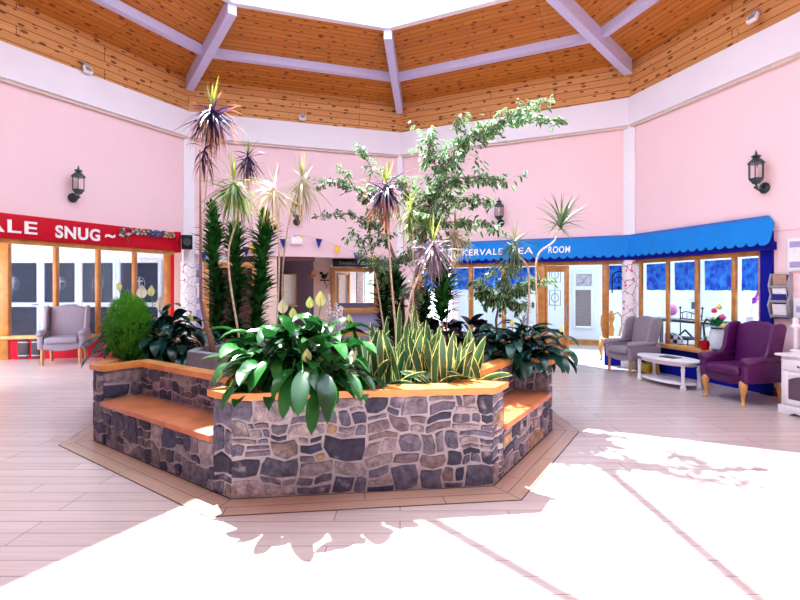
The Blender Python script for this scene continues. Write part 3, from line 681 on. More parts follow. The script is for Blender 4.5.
# tea room furniture seen through the glass
def face_to(dx, dy): return atan2(dy, dx) + pi / 2    # local -y looks along (dx, dy)
def bentwood(name, label, loc, rz, m, seatm, back_h=.98):
    t = thing(name, label, 'chair', loc, rz)
    mb = MB(); mb.box((-.21, -.21, .43), (.21, .21, .47)); mb.build('seat', seatm, t, bevel=.02)
    for x in (-1, 1):
        mb = MB(); mb.tube([(.18 * x, -.18, .43), (.21 * x, -.2, .25), (.17 * x, -.19, .06), (.19 * x, -.21, 0)], [.028, .03, .016, .024], 8); mb.build('leg', m, t, smooth=True)
        mb = MB(); mb.tube([(.18 * x, .19, .45), (.19 * x, .24, 0)], [.02, .017], 8); mb.build('leg', m, t, smooth=True)
    mb = MB()
    mb.tube([(-.15, .2, .45), (-.2, .22, .7), (-.2, .24, .88), (-.13, .25, back_h), (-.05, .25, back_h - .04), (0, .25, back_h - .0), (.05, .25, back_h - .04), (.13, .25, back_h), (.2, .24, .88), (.2, .22, .7), (.15, .2, .45)], .018, 8)
    mb.ball((0, .25, back_h + .01), .035); mb.build('back_frame', m, t, smooth=True)
    mb = MB(); mb.prism([(-.035, .45), (.035, .45), (.06, .62), (.03, .74), (.07, .86), (.045, back_h - .03), (-.045, back_h - .03), (-.07, .86), (-.03, .74), (-.06, .62)], .2, .225, 'y'); mb.build('splat', m, t)
    return t
MAH = mat('mahogany', (.12, .012, .02), .3, var=.2)
pq = FR.at(FR.s(716, .42), .62); bentwood('dining_chair', 'dark red carved chair seen through the right window behind the vase', (pq.x, pq.y, 0), face_to(.956, .293), MAH, MAH)
dx = FBR.at(FBR.s(611, .8), .8); bentwood('dining_chair', 'golden oak cabriole chair half hidden at the doorway edge', (dx.x, dx.y, 0), R(-25), OAK, mat('cream_seat', (.7, .6, .5), .6))
# low stage that carries the chair keeps it level with the glass
mb = MB(); mb.M = FR.M; mb.box((.5, .3, 0), (2.5, 1.5, .17)); mb.M = None; struct(mb.build('trim_%d' % nn_, WHITE)); nn_ += 1
tp = FR.at(FR.s(683, .75), .75, .17)
t = thing('dining_table', 'dark narrow table seen through the window right of the grey armchair', 'table', tp, atan2(-.956, .293))
mb = MB(); mb.box((-.75, -.25, .70), (.95, .25, .75)); mb.build('tabletop', mat('dark_table', (.015, .008, .02), .3), t, bevel=.01)
for x in (-.7, .9):
    for y in (-.2, .2): mb = MB(); mb.box((x - .025, y - .025, 0), (x + .025, y + .025, .70)); mb.build('leg', MATS['dark_table'], t)
mb = MB(); mb.tube([(-.2, 0, .35), (.05, 0, .55), (.3, 0, .35), (.45, 0, .1)], .02, 6); mb.build('brace', MATS['dark_table'], t)
cp = FR.at(FR.s(686, .5), .45, .17)
t = thing('iron_chair', 'black wire chair with checked cushion under the dark table', 'chair', cp, atan2(-.956, .293) + .2)
mb = MB(); mb.box((-.2, -.2, .42), (.2, .2, .45)); mb.build('seat', BLACK, t)
for x in (-.18, .18):
    for y in (-.18, .18): mb = MB(); mb.tube([(x, y, .42), (x * 1.1, y * 1.1, 0)], .011, 6); mb.build('leg', BLACK, t)
mb = MB(); mb.tube([(-.18, .19, .42), (-.2, .22, .95)], .01, 6); mb.tube([(.18, .19, .42), (.2, .22, .95)], .01, 6); mb.tube([(-.2, .22, .87), (-.1, .23, .9), (0, .23, .88), (.1, .23, .84), (.2, .22, .82)], .01, 6); mb.tube([(-.2, .22, .78), (.2, .22, .74)], .01, 6); mb.ball((-.2, .22, .97), .022); mb.ball((.2, .22, .97), .022)
for k in range(5): mb.tube([(-.16 + .08 * k, .22, .78), (-.16 + .08 * k, .23, .87)], .006, 5)
mb.build('back_frame', BLACK, t)
ck = bpy.data.materials.new('checked_cloth'); ck.use_nodes = True; N, L = nt(ck); cn = N.new('ShaderNodeTexChecker'); cn.inputs['Scale'].default_value = 14; cn.inputs[1].default_value = (.7, .7, .75, 1); cn.inputs[2].default_value = (.01, .01, .04, 1)
tc = N.new('ShaderNodeTexCoord'); L.new(tc.outputs['Object'], cn.inputs[0]); L.new(cn.outputs[0], N['Principled BSDF'].inputs[0])
mb = MB(); mb.ball((0, -.26, .36), .16, 12, (1, .35, 1.15)); mb.build('cushion', ck, t, smooth=True)
bl = MB(); bl.ball((0, 0, 0), .10, 12, (1, 1, 1.15)); bl.tube([(0, 0, -.12), (0, .01, -.25)], .004, 5)
o = bl.build('balloon', mat('pink_balloon', (.85, .25, .55), .3), smooth=True); o.location = FR.at(FR.s(671.5, .5), .5, 1.10); tag(o, 'round pink balloon behind the window over the dark table', 'balloon')
o = MB().prism([(-.1, -.05), (.1, -.05), (.12, .05), (-.12, .05)], 0, .5).build('purple_bag', mat('purple_plastic', (.35, .02, .4), .4), bevel=.02); o.location = FR.at(FR.s(672, .45), .45, .40 + .17 - .4); tag(o, 'tall purple bag behind the window under the pink balloon', 'bag')

def orchid(label, loc):
    t = thing('orchid', label, 'plant', loc)
    mb = MB(); mb.lathe([(.05, 0), (.07, .10), (.075, .12)], 14); mb.build('pot', PAPER, t)
    mb = MB(); mb.tube([(0, 0, .1), (.02, 0, .3), (.06, 0, .45), (.14, 0, .5)], .005, 5); mb.build('stem', STEM, t)
    mb = MB()
    for k in range(10): mb.ball((.04 + .012 * k + random.uniform(-.02, .02), random.uniform(-.02, .02), .36 + .016 * k + random.uniform(-.03, .03)), .03, 6, (1, .4, 1))
    mb.build('blossom', mat('violet_petal', (.4, .01, .5), .5), t)
orchid('orchid with violet blossoms behind the rightmost window pane', FR.at(FR.s(751, .5), .5, .93))
t = thing('white_sideboard', 'white sideboard seen through the rightmost window pane', 'sideboard', mtx=FR.mtx(FR.s(748, .5), .5, 0))
mb = MB(); mb.box((-.35, -.2, .05), (.45, .2, .90)); mb.build('body', WHITE, t, bevel=.01)
mb = MB(); mb.box((-.4, -.23, .90), (.5, .23, .93)); mb.build('top', WHITE, t, bevel=.01)
for x in (-.12, .25): mb = MB(); mb.box((x - .15, -.215, .15), (x + .15, -.2, .8)); mb.build('door', WHITE, t, bevel=.01)

# ------------------------------------------------------------------ reception behind the back left wall
roombox('ceiling_reception', [tuple(FBL.at(-.2, .22)[:2]), tuple(FBL.at(LBL + .6, .22)[:2]), tuple(FBL.at(LBL + .6, 6)[:2]), tuple(FBL.at(-.2, 6)[:2])], 2.55, 2.65, BROWNC)
def seg(name, off, px0, px1, z0, z1, m, th=.12):
    mb = MB(); mb.M = FBL.M; mb.box((FBL.s(px0, off), off, z0), (FBL.s(px1, off), off + th, z1)); mb.M = None; return struct(mb.build(name, m))
seg('wall_poster', .05, 192, 203.5, 0, 2.3, PINK)
seg('wall_reception_left', .05, 258, 277, 0, 2.3, CREAM)
ro = 1.3
seg('wall_reception_front', ro, 314, 331, 0, 2.55, CREAM)
seg('wall_reception_over', ro, 331, 392, 2.08, 2.55, CREAM)
seg('wall_reception_under', ro, 331, 392, 0, 1.12, mat('lavender_panel', (.32, .31, .55), .5))
seg('wall_reception_end', ro, 379, 400, 1.12, 2.08, CREAM)
roombox('wall_reception_side', [tuple(FBL.at(FBL.s(400, 0) - .1, .22)[:2]), tuple(FBL.at(LBL + .1, .22)[:2]), tuple(FBL.at(LBL + .1, ro + .1)[:2]), tuple(FBL.at(LBL - .1, ro + .1)[:2])], 0, 2.55, CREAM)
roombox('wall_reception_back', [tuple(FBL.at(-.3, 5)[:2]), tuple(FBL.at(LBL + 1.5, 5)[:2]), tuple(FBL.at(LBL + 1.5, 5.1)[:2]), tuple(FBL.at(-.3, 5.1)[:2])], 0, 2.6, mat('plum_wall', (.07, .03, .05), .7))
roombox('wall_reception_far', [tuple(FBL.at(-.3, .3)[:2]), tuple(FBL.at(-.1, .3)[:2]), tuple(FBL.at(-.1, 5)[:2]), tuple(FBL.at(-.3, 5)[:2])], 0, 2.6, CREAM)
# wood framed hatch
def hatch(name, px0, px1, py0, py1, off, fw=.09, inner=None):
    s0, s1 = FBL.s(px0, off), FBL.s(px1, off); sm = (s0 + s1) / 2; z1, z0 = FBL.z(sm, py0, off), FBL.z(sm, py1, off); w = (s1 - s0) / 2
    r = thing(name, 'x', 'x', mtx=FBL.mtx(sm, off, 0)); del r['label']; del r['category']; r['kind'] = 'structure'
    mb = MB(); mb.box((-w, -.06, z0), (-w + fw, .08, z1)); mb.box((w - fw, -.06, z0), (w, .08, z1)); mb.box((-w + fw, -.06, z1 - fw), (w - fw, .08, z1))
    if z0 > .3: mb.box((-w - .03, -.12, z0 - .02), (w + .03, .08, z0 + fw))
    mb.build('window_frame', OAKL, r, bevel=.008, seg=1)
    if inner: mb = MB(); mb.box((-w + fw, .02, z0 + .02), (w - fw, .03, z1 - fw)); mb.build('pane', inner, r)
    return r, w, z0, z1
hatch('window_10', 330.5, 378.5, 267.5, 312, ro - .02, .11, GLASS)
# inside the hatch: pale room with red door and mottled column
seg('wall_office_back', ro + 1.6, 325, 400, 0, 2.5, ROOMW)
dd, w, z0, z1 = hatch('door_3', 337, 350, 273, 345, ro + 1.58, .06, mat('red_door_paint', (.18, .02, .015), .4))
seg('wall_office_pillar', ro + 1.0, 357, 363.5, 0, 2.5, mat('mottled_stone', (.35, .3, .3), .8, var=.5, scale=40))
seg('wall_office_panel', ro + 1.2, 365, 372, 1.1, 2.05, mat('mint_glass', (.45, .65, .65), .3))
# doorway at left and poster, dark sign
hatch('door_4', 203, 258, 262, 352, .12, .12, MAROON)
seg('trim_%d' % nn_, .02, 277, 315, 2.10, 2.19, BROWNC); nn_ += 1
hatch('window_11', 283, 296, 274, 306, 4.9, .02, mat('daylit_pane', (.9, .88, .8), .5))
t = thing('hanging_sign', 'dark sign board above the wood framed hatch', 'sign', mtx=FBL.mtx(FBL.s(353, ro - .06), ro - .08, 2.03))
ws = (FBL.s(373, ro) - FBL.s(333, ro)) / 2
mb = MB(); mb.box((-ws, -.02, 0), (ws, .02, .20)); mb.build('board', mat('sign_dark', (.01, .02, .03), .4), t, bevel=.008)
lettering('Sweets', .12, mat('sign_grey', (.3, .32, .35), .5), t, (-ws + .15, -.028, .06), .4, bold=0)
t = thing('wall_light', 'small orange wall light beside the reception opening', 'lamp', mtx=FBL.mtx(FBL.s(312.5, .9), .9, 1.75)); t.matrix_world = FBL.mtx(FBL.s(312.5, ro - .1), ro - .05, 1.74)
mb = MB(); mb.lathe([(.02, 0), (.10, .05), (.11, .09)], 14); mb.build('bowl', GOLD, t, smooth=True); mb = MB(); mb.tube([(0, 0, .05), (0, .05, .05), (.12, .06, .05)], .012, 6); mb.build('arm', GOLD, t)
mb = MB(); mb.lathe([(.03, .08), (.035, .14), (.01, .19)], 10); mb.build('shade', mat('amber_glass', (.9, .35, .1), .3), t, smooth=True)
t = thing('bracket_ornament', 'black iron bird bracket on the peach wall left of the hatch', 'ornament', mtx=FBL.mtx(FBL.s(324, ro), ro - .03, 1.62))
mb = MB(); mb.ball((0, 0, .17), .07, 8, (1, .4, .9)); mb.ball((-.07, 0, .25), .04, 8, (1, .4, 1)); mb.tube([(.03, 0, .15), (.10, 0, .27)], [.03, .01], 6); mb.build('bird', BLACK, t, smooth=True)
mb = MB(); mb.box((-.11, -.02, .06), (.13, .01, .09)); mb.tube([(.0, 0, .06), (.03, 0, -.03), (.08, 0, -.06), (.05, 0, -.12)], .01, 5); mb.build('shelf_bracket', BLACK, t)
t = thing('lilac_poster', 'tall lilac notice panel with pictures beside the left column', 'poster', mtx=FBL.mtx(FBL.s(194.5, .02), .01, 0))
mb = MB(); mb.box((-.13, -.02, .35), (.13, .02, 2.0)); mb.build('panel', mat('lilac_card', (.36, .34, .62), .6), t, bevel=.004, seg=1)
for z, h in ((1.30, .3), (1.72, .15), (1.05, .12)): mb = MB(); mb.box((-.10, -.027, z), (.10, -.02, z + h)); mb.build('picture', PAPER if z != 1.72 else mat('grey_photo', (.2, .2, .25), .5, var=.5), t)
mb = MB(); mb.box((-.05, -.03, 1.36), (.05, -.027, 1.5)); mb.build('print', mat('grey_photo', (.2, .2, .25), .5), t)
t = thing('emergency_light', 'white emergency light box under the back left lantern', 'light fitting', mtx=FBL.mtx(FBL.s(296.5), -.0, FBL.z(FBL.s(296.5), 245)))
mb = MB(); mb.box((-.13, -.07, 0), (.13, -.0, .19)); mb.build('case', mat('cream_plastic', (.85, .8, .8), .4), t, bevel=.015)
mb = MB(); mb.box((-.11, -.078, .02), (.11, -.07, .15)); mb.build('lens', mat('diffuser', (.9, .9, .88), .3), t, bevel=.01)
mb = MB(); mb.box((-.08, -.05, .19), (.08, -.01, .21)); mb.build('bracket', SILV, t)
# bunting
t = thing('bunting', 'string of navy and yellow pennants across the back left wall', 'bunting', mtx=FBL.mtx(0))
pp = [(180, 246), (203, 252), (246, 247), (283, 239), (301, 235), (318, 238.5), (338, 246), (357, 253), (375, 257), (392, 262)]
def bz(px, py, off=-.10): s_ = FBL.s(px, off); return V((s_, off, FBL.z(s_, py, off)))
mb = MB(); mb.tube([bz(*p) for p in pp], .004, 4); mb.build('string', mat('string', (.4, .35, .4), .8), t)
fl_ = [(183, 'w'), (189.5, 'w'), (196, 'w'), (203.5, 'n'), (246, 'n'), (252, 'y'), (283, 'n'), (302, 'ys'), (319, 'n'), (337.5, 'y'), (356.5, 'n'), (374.5, 'y'), (388, 'n')]
for px, c in fl_:
    k = max(i for i in range(len(pp)) if pp[i][0] <= px); q = pp[k]; r_ = pp[min(k + 1, len(pp) - 1)]
    py = q[1] + (r_[1] - q[1]) * (px - q[0]) / max(1, r_[0] - q[0]); p = bz(px, py, -.105); w = .075 if c in 'ny' else .04; h = .21 if c in 'ny' else .08
    tilt = random.uniform(-.015, .015)
    mb = MB(); mb.prism([(p.x - w, p.z + .005), (p.x + tilt, p.z - h), (p.x + w, p.z - .005)], -.109, -.104, 'y'); mb.build('pennant', {'n': NAVY, 'y': YELC, 'w': PAPER}[c[0]], t)

# ------------------------------------------------------------------ lanterns, floodlights
def lantern():
    t = thing('wall_lantern', 'x', 'lantern')
    mb = MB(); mb.M = Matrix.Translation((0, 0, .0)) @ Matrix.Rotation(R(90), 4, 'X'); mb.lathe([(.075, 0), (.08, .015), (.05, .04), (.02, .045)], 16); mb.build('back_plate', LANT, t, smooth=True)
    mb = MB(); mb.tube([(0, -.03, 0), (0, -.10, -.04), (0, -.16, -.02), (0, -.17, .05)], .014, 8); mb.ball((0, -.17, .0), .03, 8, (1, 1, .8)); mb.build('arm', LANT, t, smooth=True)
    g = [(.055, .05), (.09, .10), (.10, .115)]
    mb = MB(); mb.lathe([(.045, .05), (.095, .11), (.095, .125)], 6, (0, -.17, 0)); mb.build('lower_gallery', LANT, t)
    mb = MB(); mb.lathe([(.088, .125), (.088, .33)], 6, (0, -.17, 0)); mb.build('glass', GLASS, t)
    mb = MB()
    for k in range(6): a_ = k * pi / 3; mb.tube([(.09 * cos(a_), -.17 + .09 * sin(a_), .12), (.09 * cos(a_), -.17 + .09 * sin(a_), .34)], .007, 5)
    mb.build('cage', LANT, t)
    mb = MB(); mb.lathe([(.015, .12), (.018, .22), (.024, .25), (.006, .29)], 10, (0, -.17, 0)); mb.build('bulb', mat('lamp_bulb', (.8, .75, .65), .3), t, smooth=True)
    mb = MB(); mb.lathe([(.105, .33), (.10, .35), (.05, .40), (.035, .42), (.06, .43), (.055, .445), (.02, .455), (.012, .49), (.004, .52)], 12, (0, -.17, 0)); mb.build('cap', LANT, t)
    return t
lan = lantern(); first = True
for fr, px, py, lb in ((FL, 72.5, 198, 'black wall lantern over the red snug sign'), (FBL, 296.5, 222, 'black wall lantern above the white emergency light and bunting'), (FBR, 501, 223, 'black wall lantern above the lettered blue awning'), (FR, 765, 188, 'black wall lantern on the right wall with a lit-looking bulb')):
    o = lan if first else copy_tree(lan); first = False
    s_ = fr.s(px); o.matrix_world = fr.mtx(s_, 0, fr.z(s_, py)); o['label'] = lb.replace(' with a lit-looking bulb', ', largest in view'); o['group'] = 'wall lanterns'
fdt = thing('floodlight', 'x', 'light fitting')
mb = MB(); mb.box((-.03, -.06, .07), (.03, 0, .13)); mb.ball((0, -.07, .09), .035); mb.build('bracket', SILV, fdt)
mb = MB(); mb.M = Matrix.Translation((0, -.12, 0)) @ Matrix.Rotation(R(-25), 4, 'X'); mb.box((-.07, -.03, -.06), (.07, .03, .06)); mb.build('housing', PAPER, fdt, bevel=.01)
mb = MB(); mb.M = Matrix.Translation((0, -.12, 0)) @ Matrix.Rotation(R(-25), 4, 'X'); mb.box((-.05, -.034, -.04), (.05, -.03, .04)); mb.build('lens', mat('grey_lens', (.25, .28, .32), .2), fdt)
first = True
for fr, px, py, lb in ((FL, 84.5, 71, 'small white floodlight on the wooden frieze above the left wall'), (FBL, 302, 119, 'small white floodlight on the frieze above the middle of the back left wall'), (FR, 757.5, 19, 'small white floodlight on the frieze above the right wall')):
    o = fdt if first else copy_tree(fdt); first = False
    s_ = fr.s(px, -.06); o.matrix_world = fr.mtx(s_, -.03, fr.z(s_, py, -.06)); o['label'] = lb; o['group'] = 'floodlights on the frieze'

# ------------------------------------------------------------------ right wall bits
t = thing('brochure_rack', 'grey curved wall rack holding leaflets beside the blue post', 'rack', mtx=FR.mtx((FR.s(771) + FR.s(792)) / 2 + .02, 0, 1.08))
w = .135
mb = MB()
for x in (-w, w - .02): mb.prism([(-.0, 0), (-.0, .62), (-.05, .62), (-.10, .45), (-.06, .32), (-.11, .18), (-.05, 0)], x, x + .02, 'x')
mb.build('frame', SILV, t)
mb = MB(); mb.box((-w + .02, -.012, 0), (w - .02, -.0, .60)); mb.build('back_panel', BLUED, t)
for k, z in enumerate((.02, .22, .42)):
    mb = MB(); mb.box((-w + .02, -.085, z), (w - .02, -.08, z + .035)); mb.box((-w + .02, -.085, z), (w - .02, -.01, z + .01)); mb.build('pocket', SILV, t)
for k, (z, c) in enumerate(((.03, PAPER), (.25, PAPER), (.44, mat('brown_leaflet', (.4, .25, .2), .6)), (.17, NAVY))):
    mb = MB(); mb.M = Matrix.Translation((0, -.045, z)) @ Matrix.Rotation(R(8), 4, 'X'); mb.box((-.09, -.008, 0), (.09, .008, .17)); mb.M = None
    o = mb.build('leaflet', c, matrix=t.matrix_world.copy()); tag(o, ['white leaflet in the lowest rack pocket', 'white leaflet in the middle rack pocket', 'brown leaflet in the top rack pocket', 'navy leaflet behind the lowest white one in the rack'][k], 'leaflet', 'leaflets in the wall rack')
def framed(name, label, s0, s1, z0, z1, strips):
    t = thing(name, label, 'notice board', mtx=FR.mtx((s0 + s1) / 2, 0, z0)); w = (s1 - s0) / 2; h = z1 - z0
    mb = MB(); mb.box((-w, -.04, 0), (w, 0, h)); mb.build('frame', WHITE, t, bevel=.008)
    mb = MB(); mb.box((-w + .03, -.045, .03), (w - .03, -.04, h - .03)); mb.build('sheet', PAPER, t)
    for a_, b_ in strips: mb = MB(); mb.box((-w + .04, -.049, a_), (w - .04, -.045, b_)); mb.build('printed_strip', mat('lilac_print', (.35, .33, .55), .6), t)
framed('notice_board', 'white framed notice on the right wall above the leaflet rack', FR.s(789), FR.s(789) + .55, 1.72, 2.17, ((.05, .13), (.32, .40)))
framed('notice_board', 'small white notice low on the right wall beside the leaflet rack', FR.s(795.5), FR.s(795.5) + .3, 1.06, 1.36, ((.02, .05), (.12, .2)))
mb = MB(); fbox(mb, FR, FR.s(774), LR, -.02, .0, 0, .12); struct(mb.build('baseboard_right', mat('dark_skirting', (.16, .03, .02), .4)))
mb = MB(); fbox(mb, FR, FR.s(774) , LR, -.004, .0, 2.28, 2.29); struct(mb.build('trim_%d' % nn_, mat('pink_line', (.6, .4, .42), .8))); nn_ += 1

# ------------------------------------------------------------------ wing chairs
def cabriole(mb, x, y, out, h=.26):
    ox, oy = out; mb.tube([(x, y, h), (x + ox * .025, y + oy * .025, h * .8), (x + ox * .01, y + oy * .01, h * .45), (x + ox * .0, y + oy * .0, h * .15), (x + ox * .03, y + oy * .03, .012), (x + ox * .03, y + oy * .03, 0)], [.045, .048, .026, .018, .03, .028], 8)
def wing_chair(label, loc, rz, fab, legm, cab=False, sc_=1.0, sw=.36):
    t = thing('wing_armchair', label, 'armchair', loc, rz, 'wing armchairs'); t.scale = (sc_,) * 3
    hl = .27
    for x in (-1, 1):
        mb = MB()
        if cab: cabriole(mb, x * .26, -.27, (x * .7, -.7), hl + .02); mb.build('leg', legm, t, smooth=True)
        else: mb.tube([(x * .27, -.27, hl + .02), (x * .275, -.275, 0)], [.034, .026], 4); mb.build('leg', legm, t)
        mb = MB(); mb.tube([(x * .26, .27, hl + .02), (x * .265, .33, 0)], [.034, .026], 4); mb.build('leg', legm, t)
    mb = MB(); mb.box((-.31, -.29, hl), (.31, .30, hl + .12)); mb.prism([(-.29, hl + .01), (-.1, hl - .03), (.1, hl - .03), (.29, hl + .01), (.29, hl + .1), (-.29, hl + .1)], -.30, -.24, 'y'); mb.build('seat_rail', fab, t, bevel=.02, seg=3)
    mb = MB(); mb.box((-.245, -.345, hl + .09), (.245, .19, hl + .21)); mb.build('seat_cushion', fab, t, bevel=.045, seg=4)
    tl = Matrix.Translation((0, .22, .40)) @ Matrix.Rotation(R(-9), 4, 'X')
    mb = MB(); mb.M = tl; pr = [(-.27, -.1), (.27, -.1), (.28, .45), (.26, .575), (.18, .60), (.08, .625), (0, .632), (-.08, .625), (-.18, .60), (-.26, .575), (-.28, .45)]
    mb.prism(pr, -.06, .07, 'y'); mb.build('backrest', fab, t, bevel=.04, seg=4)
    for x in (-1, 1):
        x0 = .255 if x > 0 else -.345
        mb = MB(); mb.prism([(-.31, hl + .0), (.30, hl + .0), (.32, hl + .27), (-.27, hl + .27), (-.33, hl + .22)], x0, x0 + .09, 'x'); mb.build('arm', fab, t, bevel=.035, seg=4)
        mb = MB(); mb.tube([(x * .305, -.32, hl + .27), (x * .305, .2, hl + .29)], [.055, .05], 12); mb.build('arm_roll', fab, t, smooth=True)
        xw = .275 if x > 0 else -.335
        mb = MB(); mb.prism([(.13, .52), (.24, .50), (.36, .95), (.33, 1.0), (.27, 1.01), (.16, .99), (.10, .93), (.07, .8), (.04, .66), (-.02, .575), (-.03, .53)], xw, xw + .06, 'x'); mb.build('wing', fab, t, bevel=.028, seg=4)
    return t
def face_to(dx, dy): return atan2(dy, dx) + pi / 2    # local -y looks along (dx, dy)
wing_chair('grey wing armchair in front of the red snug plinth', (-6.74, 9.86, 0), face_to(.40, -.92), GREYF, mat('chair_leg_oak', (.45, .2, .08), .5), False, 1.13)
wing_chair('grey wing armchair beside the floral column and oval table', (4.11, 8.66, 0), face_to(-.97, -.24), GREYF, MATS['chair_leg_oak'], False, .98)
wing_chair('purple wing armchair with cabriole legs beside the white cabinet', (4.58, 6.58, 0), face_to(-.97, -.25), PURPF, OAKL, True, 1.03)

# ------------------------------------------------------------------ oval coffee table
ta = atan2(-.956, .293)
WGL = mat('white_gloss', (.82, .80, .85), .35, var=.02)
t = thing('coffee_table', 'white oval coffee table between the grey and purple armchairs', 'table', (4.17, 7.63, 0), ta)
mb = MB(); el = [(.55 * cos(k * pi / 16), .29 * sin(k * pi / 16)) for k in range(32)]; mb.prism(el, .395, .425); mb.build('tabletop', WGL, t, bevel=.01)
mb = MB(); mb.prism([(x * .85, y * .82) for x, y in el], .34, .396); mb.build('apron', WGL, t)
mb = MB(); mb.prism([(x * .85, y * .80) for x, y in el], .06, .085); mb.build('shelf', WGL, t, bevel=.008)
for x in (-.42, .42):
    for y in (-.15, .15):
        mb = MB(); mb.lathe([(.035, 0), (.045, .03), (.03, .07), (.032, .09), (.022, .12), (.026, .25), (.03, .30), (.022, .32), (.03, .345)], 12, (x, y, 0)); mb.build('leg', WGL, t, smooth=False)
o = MB().box((-.13, -.09, 0), (.13, .09, .012)).build('magazine', mat('dark_cover', (.06, .07, .12), .4), bevel=.003, seg=1); o.location = (4.18, 7.58, .426); o.rotation_euler = (0, 0, ta + .1); tag(o, 'dark magazine lying on the white oval table', 'magazine')
o = MB().prism([(-.11, -.08), (.11, -.08), (.13, .08), (-.13, .08)], 0, .16).build('yellow_crate', YEL, bevel=.012); o.location = (ux(644, 9.0), 8.75, 0); o.location.x = 4.42; o.rotation_euler = (0, 0, ta); tag(o, 'small yellow box on the floor behind the right grey armchair', 'box')

# ------------------------------------------------------------------ white cabinet with candlestick
t = thing('cabinet', 'white cabinet with drawer and arched glass door at the right edge', 'cabinet', mtx=Matrix.Translation(V((4.55, 5.87, 0))) @ FR.M.to_3x3().to_4x4())
CW, CD, CH = 1.0, .52, .72
mb = MB(); mb.box((.0, .02, .08), (CW, CD, CH - .03)); mb.build('body', WGL, t, bevel=.008)
mb = MB(); mb.box((-.05, -.03, CH - .03), (CW + .05, CD + .02, CH)); mb.build('top', WGL, t, bevel=.012)
mb = MB(); mb.prism([(-.02, 0), (.10, 0), (.16, .04), (.24, .02), (.32, .05), (CW - .3, .05), (CW - .22, .02), (CW - .14, .04), (CW - .08, 0), (CW + .02, 0), (CW + .02, .11), (-.02, .11)], -.01, .03, 'y'); mb.box((-.02, .03, 0), (.03, CD, .11)); mb.box((CW - .03, .03, 0), (CW + .02, CD, .11)); mb.build('plinth', WGL, t, bevel=.006)
for k in range(2):
    x0 = .03 + k * .48
    mb = MB(); mb.box((x0, .0, CH - .19), (x0 + .45, .02, CH - .06)); dr_ = mb.build('drawer', WGL, t, bevel=.006)
    mb = MB(); mb.tube([(x0 + .17, 0, CH - .125), (x0 + .19, -.03, CH - .135), (x0 + .27, -.03, CH - .135), (x0 + .29, 0, CH - .125)], .007, 6); mb.build('drawer_handle', BLACK, dr_)
    mb = MB(); zt_ = CH - .21; zb_ = .13
    mb.box((x0, 0, zb_), (x0 + .06, .02, zt_)); mb.box((x0 + .39, 0, zb_), (x0 + .45, .02, zt_)); mb.box((x0 + .06, 0, zb_), (x0 + .39, .02, zb_ + .06))
    arch = [(x0 + .06, zt_)] + [(x0 + .06 + .33 * j / 8, zt_ - .09 + .05 * sin(pi * j / 8)) for j in range(9)] + [(x0 + .39, zt_)]; mb.prism(arch, 0, .02, 'y')
    dr_ = mb.build('door', WGL, t, bevel=.004, seg=1)
    mb = MB(); mb.box((x0 + .06, .012, zb_ + .06), (x0 + .39, .016, zt_ - .04)); mb.build('pane', mat('smoked_glass', (.12, .08, .12), .15), dr_)
    mb = MB(); mb.ball((x0 + .42, -.015, .33), .015); mb.build('knob', BLACK, dr_)
cz = V((ux(795.5, 6.0), 6.0, CH))
t = thing('candlestick', 'white barley-twist candlestick standing on the white cabinet', 'candlestick', cz)
mb = MB(); pr = [(.06, 0), (.065, .01), (.05, .02), (.02, .035)]; 
for k in range(12): pr += [(.018, .04 + k * .02), (.028, .05 + k * .02)]
mb.lathe(pr + [(.018, .285)], 14); mb.build('stem', WGL, t, smooth=True)
mb = MB(); mb.lathe([(.02, .285), (.05, .30), (.055, .32), (.045, .335)], 14); mb.build('cup', WGL, t, smooth=True)
o = MB().lathe([(.03, 0), (.03, .08), (.004, .085)], 12).build('candle', PAPER); o.location = cz + V((0, 0, .335)); tag(o, 'short white candle on the barley-twist candlestick', 'candle')

# sill ornaments: red pot with grey plant, white vase with roses
def on_sill(px): return FR.at(FR.s(px, -.1), -.1, .53)
t = thing('potted_plant', 'small grey plant in a red pot on the window sill', 'plant', on_sill(705))
t.scale = (1.25,) * 3
mb = MB(); mb.lathe([(.045, 0), (.06, .10), (.064, .11)], 14); mb.build('pot', REDP, t, smooth=False)
mb = MB()
for k in range(30): mb.leaf((0, 0, .1), random.uniform(0, 6.3), random.uniform(.6, 1.4), random.uniform(.06, .12), .012, .8, 3)
mb.build('foliage', L_FERN, t)
t = thing('flower_vase', 'white vase of pink and yellow roses on the window sill', 'vase', on_sill(718.5))
t.scale = (1.3,) * 3
mb = MB(); mb.lathe([(.05, 0), (.08, .04), (.10, .14), (.09, .22), (.075, .27), (.085, .30)], 20); mb.build('vase', mat('white_china', (.75, .8, .9), .25), t, smooth=True)
mb = MB(); mb.lathe([(.052, 0), (.072, .022), (.06, .024)], 20); mb.lathe([(.077, .262), (.082, .28), (.078, .285)], 20); mb.build('blue_band', BLUED, t, smooth=True)
mb = MB()
for k in range(60): mb.leaf((random.uniform(-.04, .04), random.uniform(-.04, .04), .29), random.uniform(0, 6.3), random.uniform(.0, 1.5), random.uniform(.10, .2), .05, 1.2, 3)
mb.build('foliage', leaf_mat('rose_leaf', (.01, .16, .06), (.02, .25, .09)), t)
for x, z, c in ((-.13, .41, 'p'), (.15, .47, 'r'), (-.01, .52, 'y'), (-.17, .31, 'y'), (.14, .36, 'y')):
    mb = MB(); mb.ball((x * .3, x, z), .035, 8, (1, 1, .8)); mb.ball((x * .3, x * 1.0, z + .015), .022, 8)
    mb.build('rose', {'p': mat('pink_rose', (.75, .08, .3), .5), 'r': mat('red_rose', (.75, .02, .08), .5), 'y': mat('yellow_rose', (.85, .65, .2), .5)}[c], t, smooth=True)

